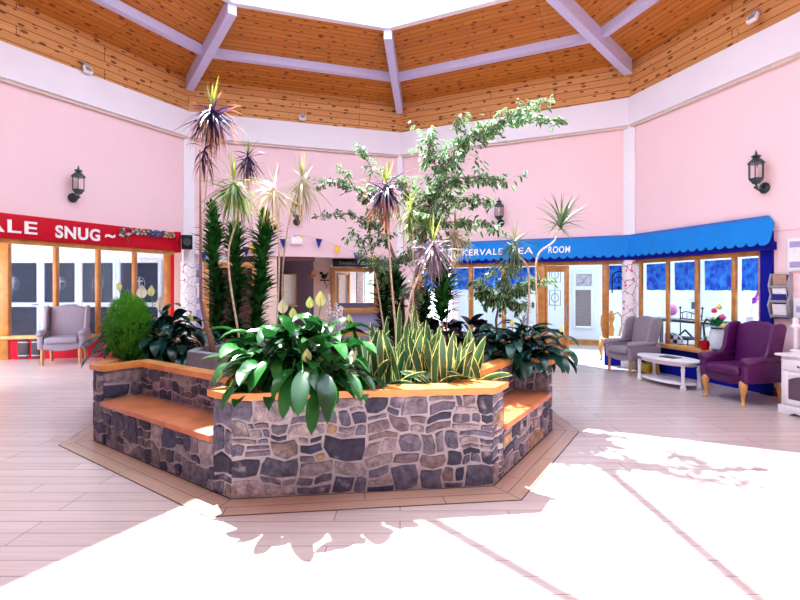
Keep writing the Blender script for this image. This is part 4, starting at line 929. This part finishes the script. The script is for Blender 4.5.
# ------------------------------------------------------------------ stone planter
pl = thing('stone_planter', 'octagonal rubble-stone planter with wooden cap and bench recesses', 'planter', (0, 0, 0))
ZW = .705; SEAT = .42
mb = MB(); HB = HOLE
ring(mb, [p for p in OUT], HB, 0, ZW)
mb.build('mortar_core', MORTAR, pl)
PAL = [(.11, .105, .16), (.15, .135, .18), (.065, .07, .115), (.19, .165, .185), (.045, .05, .10), (.25, .22, .25), (.16, .13, .16), (.19, .15, .15), (.10, .10, .16), (.33, .29, .31), (.028, .03, .065)]
def split(x0, x1, z0, z1, out, d=0):
    w, h = x1 - x0, z1 - z0
    mw = random.choice((.14, .22, .30, .40)); mh = random.choice((.07, .12, .20, .27))
    if (w <= mw and h <= mh) or d > 8 or (w < .09 and h < .12): out.append((x0, x1, z0, z1)); return
    if w / max(h, .01) > 1.9 or (h <= mh and w > mw) or (h < .08):
        k = x0 + w * random.uniform(.32, .68); split(x0, k, z0, z1, out, d + 1); split(k, x1, z0, z1, out, d + 1)
    else:
        k = z0 + h * random.uniform(.3, .7); split(x0, x1, z0, k, out, d + 1); split(x0, x1, k, z1, out, d + 1)
def stone_face(mb, p, q, z0, z1):
    d = (q - p); Lw = d.length; d.normalize(); nrm = V((d.y, -d.x)); out = []
    if Lw < .12: out = [(0, Lw, z0 + k * (z1 - z0) / max(1, round((z1 - z0) / .12)), z0 + (k + 1) * (z1 - z0) / max(1, round((z1 - z0) / .12))) for k in range(max(1, round((z1 - z0) / .12)))]
    else:
        nk = max(1, round(Lw / .8))
        for k in range(nk): split(Lw * k / nk, Lw * (k + 1) / nk, z0, z1, out)
    ph = [random.uniform(0, 6.3) for _ in range(4)]
    def warp(x, z):
        kx = min(1, x / .15, (Lw - x) / .15); kz = min(1, (z - z0) / .1, (z1 - z) / .1); kx = max(0, kx); kz = max(0, kz)
        return x + .014 * kx * sin(z * 17 + x * 6 + ph[0]) + .008 * kx * sin(z * 31 - x * 13 + ph[1]), z + .014 * kz * sin(x * 12 + z * 5 + ph[2]) + .012 * kz * sin(x * 29 + ph[3])
    for (x0, x1, a0, a1) in out:
        g = random.uniform(.004, .009); x0_, x1_, a0_, a1_ = x0 + g, x1 - g, a0 + g, a1 - g
        if x0 < .01: x0_ = 0.0
        if x1 > Lw - .01: x1_ = Lw
        if x1_ - x0_ < .02 or a1_ - a0_ < .02: continue
        w, h = x1_ - x0_, a1_ - a0_; j = min(w, h) * .10; cj = min(w, h) * .13
        def jt(): return random.uniform(-j, j * .4)
        edgeL = x0 < .01; edgeR = x1 > Lw - .01
        pts = []
        cl = [(x0_, a0_), (x1_, a0_), (x1_, a1_), (x0_, a1_)]
        for k in range(4):
            (u, v), (u2, v2) = cl[k], cl[(k + 1) % 4]
            cu = (u + (cj * random.random()) * (1 if u < (x0_ + x1_) / 2 else -1) * (0 if (edgeL and u == x0_) or (edgeR and u == x1_) else 1)); cv = v + cj * random.random() * (1 if v < (a0_ + a1_) / 2 else -1)
            pts.append((cu, cv)); mx, mz = (u + u2) / 2 + random.uniform(-w, w) * .08 * (0 if u == u2 else 1), (v + v2) / 2 + random.uniform(-h, h) * .08 * (0 if v == v2 else 1)
            inx = (x0_ + x1_) / 2 - mx; inz = (a0_ + a1_) / 2 - mz; pts.append((mx - inx * .0, mz))
        pts = [warp(*q_) for q_ in pts]; dep = random.uniform(.005, .013); c = V(random.choice(PAL)) * random.uniform(.8, 1.25)
        if random.random() < .03: c = V((.36, .24, .14))
        c = tuple(c); cx = sum(x for x, _ in pts) / 8; czz = sum(z for _, z in pts) / 8
        lev = []
        for sh, o in ((1, -.01), (1, dep * .6), (.95, dep * 1.0), (.75, dep * 1.1)):
            lev.append([mb.P((*(p + d * (cx + (x - cx) * sh) + nrm * o), czz + (z - czz) * sh)) for x, z in pts])
        for l0, l1 in zip(lev, lev[1:]):
            for k in range(8): kk = (k + 1) % 8; mb.face([l0[k], l0[kk], l1[kk], l1[k]], None, c)
        ce = mb.P((*(p + d * cx + nrm * dep * 1.3), czz))
        for k in range(8): mb.face([lev[-1][k], lev[-1][(k + 1) % 8], ce], None, c)
for i in range(n):
    p, q = OUT[i], OUT[(i + 1) % n]
    mb = MB(); z0 = SEAT if i in (2, 3, 4, 12, 13, 14) else 0
    stone_face(mb, p, q, z0 + .002, ZW - .003)
    if i in (2, 4, 12, 14): stone_face
    o = mb.build('stone_facing', MATS['stone'], pl); o.data.polygons.foreach_set('use_smooth', [True] * len(mb.f))
for (p, q, pi_, qi) in ((a, b, ai, bi), (c1, d1, ci, di)):
    d = (q - p).normalized(); nr = V((d.y, -d.x))
    mb = MB(); mb.prism([tuple(p + nr * -.003), tuple(q + nr * -.003), tuple(qi), tuple(pi_)], 0, SEAT - .05); mb.build('bench_core', MORTAR, pl)
    mb = MB(); stone_face(mb, p, q, .002, SEAT - .055); mb.build('stone_facing', MATS['stone'], pl, smooth=True)
    mb = MB(); mb.prism([tuple(p + nr * .035 + d * .012), tuple(q + nr * .035 - d * .012), tuple(qi - d * .012 + nr * .012), tuple(pi_ + d * .012 + nr * .012)], SEAT - .05, SEAT); mb.build('bench_board', BENCHW, pl, bevel=.008)
HOLC = offset_poly([(P1, P2, .17), (a, ai, .11), (ai, bi, .11), (bi, b, .11), (P4, P3b, .14), (P3b, P1b, .22), (P1b, P2b, .22), (P2b, P4b, .22), (P4b, P3, .12), (c1, ci, .11), (ci, di, .11), (di, d1, .11)])
mb = MB(); ring(mb, CAPO, HOLC, ZW, ZW + .05); mb.build('cap', CAPW, pl)
mb = MB(); ZS = .62; tri = tessellate_polygon([[V((p.x, p.y, 0)) for p in HB]]); ix = [mb.P((p.x, p.y, ZS)) for p in HB]
for tr in tri:
    tr = list(tr); aa = (HB[tr[1]] - HB[tr[0]]).cross(HB[tr[2]] - HB[tr[0]])
    mb.face([ix[k] for k in (tr if aa > 0 else tr[::-1])])
so = mb.build('soil', SOIL, pl); so['kind'] = 'stuff'
# raised stone trough inside
t = thing('stone_trough', 'grey stone basin raised inside the planter behind the bench', 'basin', (-1.75, 5.55, ZS), R(8))
mb = MB(); oo = [V((.62 * cos(k * pi / 4 + .39), .55 * sin(k * pi / 4 + .39))) for k in range(8)]; ring(mb, oo, [p * .82 for p in oo], 0, .20); mb.build('basin_wall', CONC, t, bevel=.015)
mb = MB(); mb.prism([tuple(p * .83) for p in oo], .0, .14); mb.build('fill', SOIL, t)

# ------------------------------------------------------------------ plants
def px3(px, py, Y): return V((ux(px, Y), Y, 1.5 - (py - 288) / 490 * Y))
def spathe(mb, base, az, size, m2):
    """cupped white bract"""
    s = size; d = V((cos(az), sin(az), 0)); sd = V((-sin(az), cos(az), 0)); rows = []
    for i in range(7):
        t_ = i / 6; w = s * .36 * sin(pi * (.05 + .93 * t_) ** .75) ; cup = .5
        c = base + V((0, 0, s * t_)) - d * (s * .12 * sin(pi * t_)) 
        rows.append([mb.P(c + sd * w * u + d * (w * cup * (u * u))) for u in (-1, -.5, 0, .5, 1)])
    for r0, r1 in zip(rows, rows[1:]):
        for k in range(4): mb.face([r0[k], r0[k + 1], r1[k + 1], r1[k]])
def peace_lily(label, loc, rad, nleaf, flowers, lm, Lr=(.26, .36), Wr=(.075, .11), pr=(.2, .42), droop=(1.2, 2.4), bias=None, el=(.45, 1.45), name='peace_lily', hang=()):
    t = thing(name, label, 'plant', loc); mb = MB(); ms = MB()
    k = 0
    while k < nleaf:
        az = random.uniform(0, 2 * pi)
        if bias is not None and random.random() < .6: az = random.gauss(bias, .9)
        e = random.uniform(*el); pl_ = random.uniform(*pr) * (1.0 if e > .8 else .9)
        b0 = V((random.uniform(-rad, rad), random.uniform(-rad, rad) * .6, 0))
        d = V((cos(az) * cos(e), sin(az) * cos(e), sin(e)))
        tip = b0 + d * pl_
        ms.tube([b0, b0 + V((0, 0, 1)) * pl_ * .35 + d * pl_ * .25, tip], [.005, .004, .003], 4, False)
        mb.leaf(tip, az + random.uniform(-.2, .2), e - .35, random.uniform(*Lr), random.uniform(*Wr), random.uniform(*droop), 6, 'oval', .30, random.uniform(-.35, .35)); k += 1
    for (hx, hy, hY, hL, haz) in hang:
        p = px3(hx, hy, hY) - V(loc); ms.tube([V((0, 0, .02)), V((p.x * .6, p.y * .6, p.z + .10)), p], [.005, .004, .003], 4, False)
        mb.leaf(p, haz, random.uniform(-.7, -.2), hL, hL * .34, random.uniform(.6, 1.1), 7, 'oval', .3, random.uniform(-.3, .3))
    mb.build('foliage', lm, t, smooth=True); ms.build('stalk', mat('green_stalk', (.05, .2, .04), .4), t)
    for (x, y, z, az, s, yel) in flowers:
        fb = V((x, y, z)); f = MB(); f.tube([V((x * .3, y * .3, .0)), V((x * .7, y * .7, z * .6)), fb], .004, 5); fo = f.build('flower_stalk', MATS['green_stalk'], t)
        f = MB(); spathe(f, fb, az, s, None); f.build('spathe', YSPATHE if yel else SPATHE, fo, smooth=True)
        f = MB(); f.tube([fb, fb + V((cos(az) * .015, sin(az) * .015, s * .5))], [.006, .005], 6); f.build('spadix', SPADIX, fo, smooth=True)
    return t
# big front lily
LY = 4.02; base = V((ux(300, LY), LY, ZS))
def fl3(px, py, Y, s, yel, az=-1.57, o=base): p = px3(px, py, Y); return (p.x - o.x, p.y - o.y, p.z - o.z, az, s, yel)
peace_lily('large glossy peace lily spilling over the front of the planter', base, .26, 215,
           [fl3(283, 313, 4.0, .12, False), fl3(293, 318, 4.05, .09, True), fl3(310, 308, 4.2, .10, True), fl3(320.5, 306, 4.15, .13, True, -1.2), fl3(307, 362, 3.62, .10, True, -1.3), fl3(352, 362, 3.65, .09, False, -1.4), fl3(349, 326, 4.1, .10, True)],
           L_LILY, Lr=(.28, .40), Wr=(.09, .135), pr=(.24, .58), droop=(1.1, 2.5), bias=-1.57, el=(.5, 1.5),
           hang=[(248, 368, 3.6, .30, -2.3), (291, 378, 3.45, .33, -1.6), (303, 372, 3.4, .36, -1.5), (314, 396, 3.4, .28, -1.5), (324, 374, 3.45, .38, -1.3), (350, 374, 3.55, .26, -1.1), (332, 384, 3.4, .30, -1.6), (358, 370, 3.7, .26, -.9), (268, 360, 3.5, .3, -1.9)])
# a few leaves that hang over the cap right to the stone face
# dark lily at left behind the bush
LY = 5.9; base = V((ux(160, LY), LY, ZS))
peace_lily('dark peace lily with white flowers behind the round green bush', base, .2, 170,
           [fl3(142, 298, 5.8, .16, False, -1.3, base), fl3(160, 309, 5.7, .15, False, -1.8, base), fl3(151.5, 296, 5.9, .13, True, -1.57, base), fl3(190, 322, 5.7, .10, True, -1.2, base), fl3(119, 290, 5.9, .1, True, -1.2, base)],
           L_LILD, Lr=(.34, .46), Wr=(.09, .13), pr=(.25, .58), droop=(1.2, 2.3), bias=-1.57, el=(.3, 1.4))
LY = 5.45; base = V((ux(520, LY) , LY, ZS))
peace_lily('dark glossy peace lily at the right corner of the planter', base, .2, 110, [fl3(512, 326, 5.3, .08, True, -1.4, base), fl3(561, 332, 5.3, .07, True, -1.4, base)],
           L_LILD, Lr=(.28, .38), Wr=(.09, .13), pr=(.15, .42), droop=(1.3, 2.3), bias=-1.2, el=(.4, 1.4))
base = V((ux(455, 6.3), 6.3, ZS))
peace_lily('low plant with near-black purple leaves behind the snake plants', base, .5, 200, [], L_CAL, Lr=(.18, .28), Wr=(.10, .14), pr=(.15, .42), droop=(.8, 1.8), el=(.4, 1.5), name='calathea')
# second compact green filler between front lily and snake plant, behind
base = V((ux(392, 4.7), 4.7, ZS))
# snake plants : three clumps
def snake(label, px0, px1, Y0, nn, hr, arch=0):
    xm = (px0 + px1) / 2; base = V((ux(xm, Y0), Y0, ZS)); t = thing('snake_plant', label, 'plant', base, 0, 'snake plants behind the front cap')
    mb = MB(); w = (px1 - px0) / 2 / 490 * Y0
    for k in range(nn):
        x = -w + 2 * w * (k + random.random()) / nn; y = random.uniform(-.13, .2)
        az = random.uniform(0, 6.3); mb.leaf((x, y, -.01), az, random.uniform(1.15, 1.52), random.uniform(*hr) * (1.1 if y < .05 else 1.2), random.uniform(.06, .085), random.uniform(-.35, .55), 9, 'snake', .45, pi / 2 - az + random.uniform(-.7, .7))
    for k in range(arch):
        x = random.uniform(-w, w) * .8; az = random.choice((random.uniform(-.5, .2), random.uniform(2.9, 3.7)))
        mb.leaf((x, -.12, .05), az, random.uniform(.7, 1.0), random.uniform(.30, .38), .075, random.uniform(.8, 1.2), 9, 'snake', .4, random.uniform(-.9, -.2))
    mb.build('foliage', L_SNAKE, t, smooth=True)
snake('yellow-edged snake plant clump beside the front peace lily', 362, 402, 4.05, 22, (.34, .54), 4)
snake('yellow-edged snake plant clump in the middle of the front cap', 402, 446, 4.08, 24, (.32, .52), 4)
snake('yellow-edged snake plant clump at the right end of the front cap', 444, 482, 4.12, 17, (.32, .50), 3)
snake('taller olive snake plant clump rising behind the yellow-edged clumps', 385, 432, 4.85, 12, (.42, .66), 0)
# feathery round bush
def bush(label, loc, rx, rz_, m):
    t = thing('feathery_bush', label, 'plant', loc); mb = MB(); st = MB()
    for k in range(46):
        az = random.uniform(0, 6.3); e = random.uniform(.5, 1.5); p = V((0, 0, 0)); L_ = rz_ * 1.9 * random.uniform(.5, .95)
        q = V((cos(az) * cos(e) * rx * 1.1, sin(az) * cos(e) * rx * 1.1, sin(e) * L_)); st.tube([p, q * .6 + V((0, 0, .02)), q], [.004, .003, .002], 4, False)
    for k in range(7500):
        u = V((random.gauss(0, 1), random.gauss(0, 1), random.gauss(0, 1))).normalized() * random.uniform(.5, 1) ** .5
        ax = 1 - .25 * max(0, -u.z)
        lump = 1 + .10 * sin(u.x * 9 + 1) * sin(u.z * 8) + .06 * sin(u.y * 13)
        p = V((u.x * rx * ax * lump, u.y * rx * ax * lump, rz_ + u.z * rz_ * lump))
        az = atan2(u.y, u.x) + random.uniform(-.9, .9); e = .7 + u.z * .5 + random.uniform(-.5, .5)
        mb.leaf(p, az, e, random.uniform(.04, .075), .009, .5, 2, 'lance', .1)
    mb.build('foliage', m, t); st.build('stem', m, t)
bush('round bright green feathery bush on the left corner of the planter', V((ux(128, 5.32), 5.32, ZS + .02)), .225, .385, L_BUSH)
# compact dracaenas
def compact(label, stems, Y, lm=L_COMP, r=.13, grp='compact dracaenas'):
    x0 = ux(stems[0][0], Y); t = thing('compact_dracaena', label, 'plant', (x0, Y, ZS), 0, grp)
    for (px, pytop, pybot, lean) in stems:
        mb = MB(); st = MB(); zt_ = 1.5 - (pytop - 288) / 490 * Y - ZS - .08; zb_ = max(.05, 1.5 - (pybot - 288) / 490 * Y - ZS); xx = ux(px, Y) - x0
        def ax_(z): k = z / max(zt_, .1); return V((xx + lean * (1 - k) ** 1.0 + .015 * sin(z * 9), .04 * sin(z * 5 + px), z))
        st.tube([ax_(zt_ * k / 8) for k in range(9)], .014, 6); k = 0; z = zb_
        while z < zt_:
            prog = (z - zb_) / (zt_ - zb_); az = k * 2.399 + random.uniform(-.3, .3)
            rr = r * (1 + .25 * sin(z * 10)) * (.9 if prog > .85 else 1)
            mb.leaf(ax_(z), az, random.uniform(.55, 1.0) + .5 * max(0, prog - .8) / .2, rr * random.uniform(.95, 1.35), .062, random.uniform(.4, 1.3), 3, 'lance', .3)
            z += .0038; k += 1
        for j in range(10): mb.leaf(ax_(zt_), j * 2.4, random.uniform(1.0, 1.5), .16, .045, .2, 3, 'lance', .3)
        st.build('stem', STEM, t, smooth=True); mb.build('foliage', lm, t)
compact('tall dark green compact dracaena, left pair of spikes by the thin trunk', [(212, 205, 345, .10), (235, 226, 350, .03)], 6.3, r=.21)
compact('tall dark green compact dracaena, single spike right of the pair', [(265, 212, 345, -.12)], 6.1, r=.21)
compact('dark compact dracaena in front of the blue curtains with bare trunk', [(443, 258, 322, 0)], 5.9, r=.22)
compact('dark compact dracaena left of the mid planter stems', [(383, 268, 340, .04)], 6.6, r=.2)
compact('low dark compact dracaena between the thin stems at mid planter', [(425, 292, 340, 0), (396, 275, 345, 0)], 6.4, r=.2)
# dragon trees with strap rosettes
def rosette(mb, top, c, R_, n_, w, up=.18, sag=1.0, seed=0, droopy=1.0):
    for k in range(n_):
        az = random.uniform(0, 2 * pi); q = k / n_
        if q < up: el = random.uniform(1.0, 1.5); dr = random.uniform(0, .4); L_ = R_ * random.uniform(.7, 1.0)
        else: el = random.uniform(-.7, .75) if droopy > .5 else random.uniform(-.3, 1.2); dr = random.uniform(.3, 1.3) * droopy * sag; L_ = R_ * random.uniform(.75, 1.1)
        if q >= up and droopy > .5 and random.random() < .62: el = random.uniform(-1.3, -.3); L_ *= 1.2
        top_ = top - V((0, 0, random.uniform(0, .14) * (q >= up)))
        mb.leaf(top_, az, el, L_ * 1.05, w * random.uniform(1.0, 1.5), dr, 5, 'strap', .25, random.uniform(-.4, .4))
def dragon(label, crown, path, lm, R_=.36, n_=80, w=.018, droopy=1.0, young=L_YTOP, up=.09, grp='dragon trees with thin stems', extra=()):
    pts = [px3(*p) for p in path]; base = V((pts[-1].x, pts[-1].y, ZS)); t = thing('dragon_tree', label, 'plant', base, 0, grp)
    pts = [crown_ - base for crown_ in [px3(*crown)] + pts] + [V((0, 0, -.01))]
    sm = []
    for i in range(len(pts) - 1):
        p0, p1, p2, p3_ = pts[max(i - 1, 0)], pts[i], pts[i + 1], pts[min(i + 2, len(pts) - 1)]
        for k in range(4):
            u = k / 4; sm.append(.5 * ((2 * p1) + (p2 - p0) * u + (2 * p0 - 5 * p1 + 4 * p2 - p3_) * u * u + (3 * p1 - p0 - 3 * p2 + p3_) * u ** 3))
    sm.append(pts[-1]); m_ = len(sm)
    mb = MB(); mb.tube(sm, [.007 + .008 * (i / m_) for i in range(m_)], 7); mb.build('stem', STEM, t, smooth=True)
    c = px3(*crown) - base
    mb = MB(); rosette(mb, c, None, R_, int(n_ * (1 - up)), w, 0, droopy=droopy); mb.build('leaf_rosette', lm, t, smooth=True)
    if up:
        mb = MB()
        for k in range(int(n_ * up)): mb.leaf(c, random.uniform(0, 6.3), random.uniform(1.0, 1.5), R_ * random.uniform(.6, .9), w, random.uniform(0, .3), 4, 'strap', .25)
        mb.build('young_shoot', young, t, smooth=True)
    for (q, mm, rr, nn2) in extra:
        mb = MB(); rosette(mb, px3(*q) - base, None, rr, nn2, w, 0, droopy=1.0); mb.build('leaf_rosette', mm, t, smooth=True)
    return t
YD = 5.6
dragon('tallest dragon tree, purple and orange head against the white cornice', (212, 108, YD), [(207, 180, YD), (201, 250, YD), (202, 305, YD), (207, 330, YD), (212, 350, YD)], L_PUR, .42, 130, .024, extra=[((204, 148, YD), L_PUR, .3, 24)])
dragon('dragon tree with small purple head right of the tallest one', (248, 155, 6.3), [(250, 200, 6.3), (255, 270, 6.3), (252, 340, 6.3)], L_PUR, .33, 75, .02)
dragon('dragon tree with green and yellow head above the dark spikes', (234, 181, 5.3), [(238, 215, 5.3), (228, 260, 5.35), (240, 345, 5.4)], L_GRN, .40, 120, .02)
dragon('dragon tree with head coloured pale as if sunlit, left of the pale pair', (274, 185, 5.6), [(278, 215, 5.6), (279, 270, 5.6), (276, 340, 5.6)], L_SUNLIT, .36, 75, .014, young=L_SUNLIT)
dragon('dragon tree with head coloured pale as if sunlit below the white cornice, right of the pair', (302, 177, 6.4), [(290, 215, 6.4), (282, 280, 6.4), (285, 340, 6.4)], L_SUNLIT, .45, 95, .015)
dragon('dragon tree with dark purple head at the middle of the planter', (386, 183, 5.4), [(388, 225, 5.4), (391, 275, 5.4), (396, 335, 5.4)], L_PUR, .38, 120, .021)
dragon('dragon tree with small olive head just right of the dark purple one', (411, 208, 5.8), [(413, 250, 5.8), (413, 300, 5.8), (411, 340, 5.8)], L_GRN, .30, 80, .018)
dragon('dragon tree with pink-edged purple head in front of the awning start', (433, 241, 5.2), [(426, 262, 5.2), (413, 290, 5.2), (405, 330, 5.2)], L_MIX, .38, 110, .016)
dragon('dragon tree with head coloured pale as if sunlit beside the lettered awning', (455, 228, 6.0), [(452, 262, 6.0), (448, 300, 6.0), (446, 345, 6.0)], L_SUNLIT, .38, 70, .014)
dragon('dragon tree with dark green head in front of the awning lettering', (515, 240, 5.7), [(519, 256, 5.7), (528, 268, 5.7), (529, 300, 5.7), (526, 345, 5.7)], L_DGRN, .36, 80, .016, droopy=.8)
dragon('dragon tree with kinked white stem and spiky green head at right', (561, 218, 5.6), [(555, 240, 5.6), (540, 252, 5.6), (536, 268, 5.6), (537, 305, 5.6), (537, 345, 5.6)], L_DGRN, .37, 85, .016, droopy=.45)
dragon('short dragon tree with a tiny head low in front of the doorway', (523, 318, 5.3), [(522, 335, 5.3), (521, 348, 5.3)], L_DGRN, .17, 34, .012, droopy=.5, up=.1)
dragon('dragon tree with small head low left of the blue curtains', (372, 262, 5.9), [(378, 290, 5.9), (385, 340, 5.9)], L_DGRN, .26, 36, .012, droopy=.5)
# thick bent trunk of the tallest tree stands in the basin
t = thing('bare_trunk', 'bent bare brown trunk rising from the grey stone basin', 'trunk', px3(213, 352, 5.35) * 1)
bb = t.location.copy(); bb.z = ZS + .14; t.location = bb
mb = MB(); pts = [px3(*p) - bb for p in ((200, 150, 5.35), (200.5, 240, 5.35), (201, 300, 5.35), (206, 325, 5.35), (211, 338, 5.35), (213, 358, 5.35))] + [V((0, 0, 0))]; mb.tube(pts, [.008, .014, .02, .026, .034, .034, .036], 8); mb.build('stem', BARK, t, smooth=True)
# weeping figs
def branchy(path): return [px3(*p) for p in path]
def fig(label, trunk, branches, leafsize, dens, Y, rad=.035):
    base = V((ux(trunk[0][0], trunk[0][2]), trunk[0][2], ZS)); t = thing('weeping_fig', label, 'plant', base, 0, 'variegated weeping figs')
    mb = MB(); pts = [V((0, 0, 0))] + [px3(*p) - base for p in trunk]; k_ = len(pts); mb.tube(pts, [rad * (1 - .55 * i / k_) for i in range(k_)], 8); mb.build('trunk', BARK, t, smooth=True)
    lf = MB(); tw = MB()
    for br in branches:
        w = br[-1]; P_ = [px3(*p) - base for p in br[:-1]]; nb = len(P_)
        tw.tube(P_, [max(.003, .009 * (1 - i / nb)) for i in range(nb)], 5)
        for i in range(nb - 1):
            seg_ = (P_[i + 1] - P_[i]); L_ = seg_.length; cnt = int(L_ * dens * (w + .05) * 120)
            for k in range(cnt):
                p = P_[i].lerp(P_[i + 1], random.random()); az = random.uniform(0, 6.3); ln = abs(random.gauss(0, w)); q = p + V((cos(az) * ln, sin(az) * ln, random.gauss(.0, w * .55)))
                tw.tube([p, (p + q) / 2 + V((0, 0, .02)), q], [.002, .0016, .001], 3, False)
                for j in range(random.randint(4, 8)):
                    u = random.uniform(.35, 1.15); r_ = p.lerp(q, u) + V((random.gauss(0, .02), random.gauss(0, .02), random.gauss(0, .02)))
                    lf.leaf(r_, az + random.uniform(-1.2, 1.2), random.uniform(-1.1, .2), leafsize * random.uniform(.75, 1.2), leafsize * .5, random.uniform(0, .7), 3, 'oval', .2, random.uniform(-.5, .5))
    lf.build('foliage', L_FIC, t); tw.build('twig', BARK, t)
Yf = 6.0
fig('tall variegated weeping fig whose top reaches the wooden frieze', [(415, 340, Yf), (414, 300, Yf), (418, 260, Yf), (424, 225, Yf)],
    [[(424, 225, Yf), (432, 195, Yf), (446, 165, Yf), (462, 143, Yf), (478, 131, Yf), .20],
     [(462, 143, Yf), (490, 128, Yf - .1), (515, 112, Yf - .2), (545, 98, Yf - .3), .10],
     [(480, 131, Yf), (510, 120, Yf), (535, 117, Yf), (562, 122, Yf), .055],
     [(440, 175, Yf), (428, 150, Yf + .2), (432, 132, Yf + .2), .12],
     [(455, 128, Yf), (461, 116, Yf), .06],
     [(436, 190, Yf), (460, 178, Yf - .2), (485, 176, Yf - .3), (508, 184, Yf - .3), .10],
     [(426, 215, Yf), (450, 200, Yf), (474, 200, Yf), (488, 204, Yf), .12],
     [(424, 225, Yf), (455, 222, Yf), (480, 222, Yf), (500, 230, Yf), .10],
     [(424, 225, Yf), (410, 200, Yf + .3), (400, 180, Yf + .3), (388, 175, Yf + .3), .10],
     [(424, 225, Yf), (428, 205, Yf), (430, 185, Yf), .16]], .08, 3.3, Yf)
fig('variegated weeping fig reaching left across the back left wall', [(405, 345, Yf + .4), (402, 300, Yf + .4), (396, 262, Yf + .4), (388, 240, Yf + .4)],
    [[(388, 240, 6.4), (372, 225, 6.4), (350, 213, 6.4), (330, 215, 6.4), (314, 217, 6.4), .085],
     [(372, 225, 6.4), (365, 200, 6.4), (352, 185, 6.4), (335, 180, 6.4), (312, 184, 6.4), .075],
     [(352, 185, 6.4), (345, 172, 6.4), (338, 168, 6.4), .06],
     [(365, 200, 6.4), (372, 170, 6.4), (362, 150, 6.4), (352, 142, 6.4), .055],
     [(388, 240, 6.4), (380, 210, 6.4), (376, 185, 6.4), .11],
     [(388, 240, 6.4), (370, 245, 6.2), (350, 232, 6.2), .10],
     [(396, 262, 6.4), (380, 262, 6.2), (362, 255, 6.2), .10],
     [(396, 262, 6.4), (420, 250, 6.2), (432, 215, 6.2), .15],
     [(402, 300, 6.4), (392, 290, 6.2), (385, 280, 6.2), .10],
     [(396, 262, 6.4), (385, 270, 6.0), (365, 262, 6.0), .12], [(402, 300, 6.4), (425, 290, 6.0), (440, 262, 6.0), .16], [(396, 262, 6.4), (440, 245, 6.0), (470, 236, 6.0), .13]], .072, 2.3, 6.4)
fig('low bushy white-leaved fig in front of the blue curtains', [(497, 345, 5.8), (496, 320, 5.8), (500, 300, 5.8)],
    [[(500, 300, 5.8), (485, 288, 5.7), (474, 280, 5.7), .11], [(500, 300, 5.8), (505, 278, 5.7), (512, 266, 5.7), .12], [(500, 300, 5.8), (520, 285, 5.8), (545, 282, 5.8), .09],
     [(500, 300, 5.8), (510, 302, 5.8), (525, 305, 5.8), .09], [(500, 300, 5.8), (490, 300, 5.8), (478, 300, 5.8), .08]], .085, 4.6, 5.8, .02)
# grey-green fern and pale flower spikes behind the front lily
t = thing('fern', 'grey-green arching fern behind the front peace lily', 'plant', (ux(300, 7.2), 7.2, ZS))
mb = MB()
for k in range(22):
    az = random.uniform(0, 6.3); e = random.uniform(.9, 1.4); p = V((0, 0, .0)); L_ = random.uniform(.5, .75)
    for j in range(16):
        d = V((cos(az) * cos(e), sin(az) * cos(e), sin(e))); p = p + d * L_ / 16; e -= .12
        if j > 3:
            for s_ in (-1, 1): mb.leaf(p, az + s_ * 1.2, e, .11 * (1 - abs(j - 9) / 10), .018, .5, 2, 'lance', .1)
mb.build('foliage', L_FERN, t)
t = thing('astilbe', 'pale lilac feathery flower spikes beside the front peace lily', 'plant', (ux(335, 4.5), 4.5, ZS))
FL1 = mat('lilac_bloom', (.62, .55, .68), .7)
for px, top, b0 in ((329, 296, 330), (336, 304, 330), (341, 306, 332), (333, 312, 335)):
    mb = MB(); p = px3(px, top, 4.5) - t.location; q = px3(px, b0, 4.5) - t.location
    mb.tube([V((0, 0, 0)), q, p], .003, 4); sk = mb.build('flower_stalk', MATS['green_stalk'], t); mb = MB()
    for k in range(70):
        u = random.random(); c = p.lerp(q, u); r_ = .035 * (.25 + u); mb.ball(c + V((random.gauss(0, r_ * .6), random.gauss(0, r_ * .6), random.gauss(0, .01))), .011, 4)
    mb.build('bloom', FL1, sk)
mb = MB()
for k in range(30): mb.leaf((0, 0, 0), random.uniform(0, 6.3), random.uniform(.6, 1.4), .25, .04, 1, 4, 'lance')
mb.build('foliage', L_LILY, t)
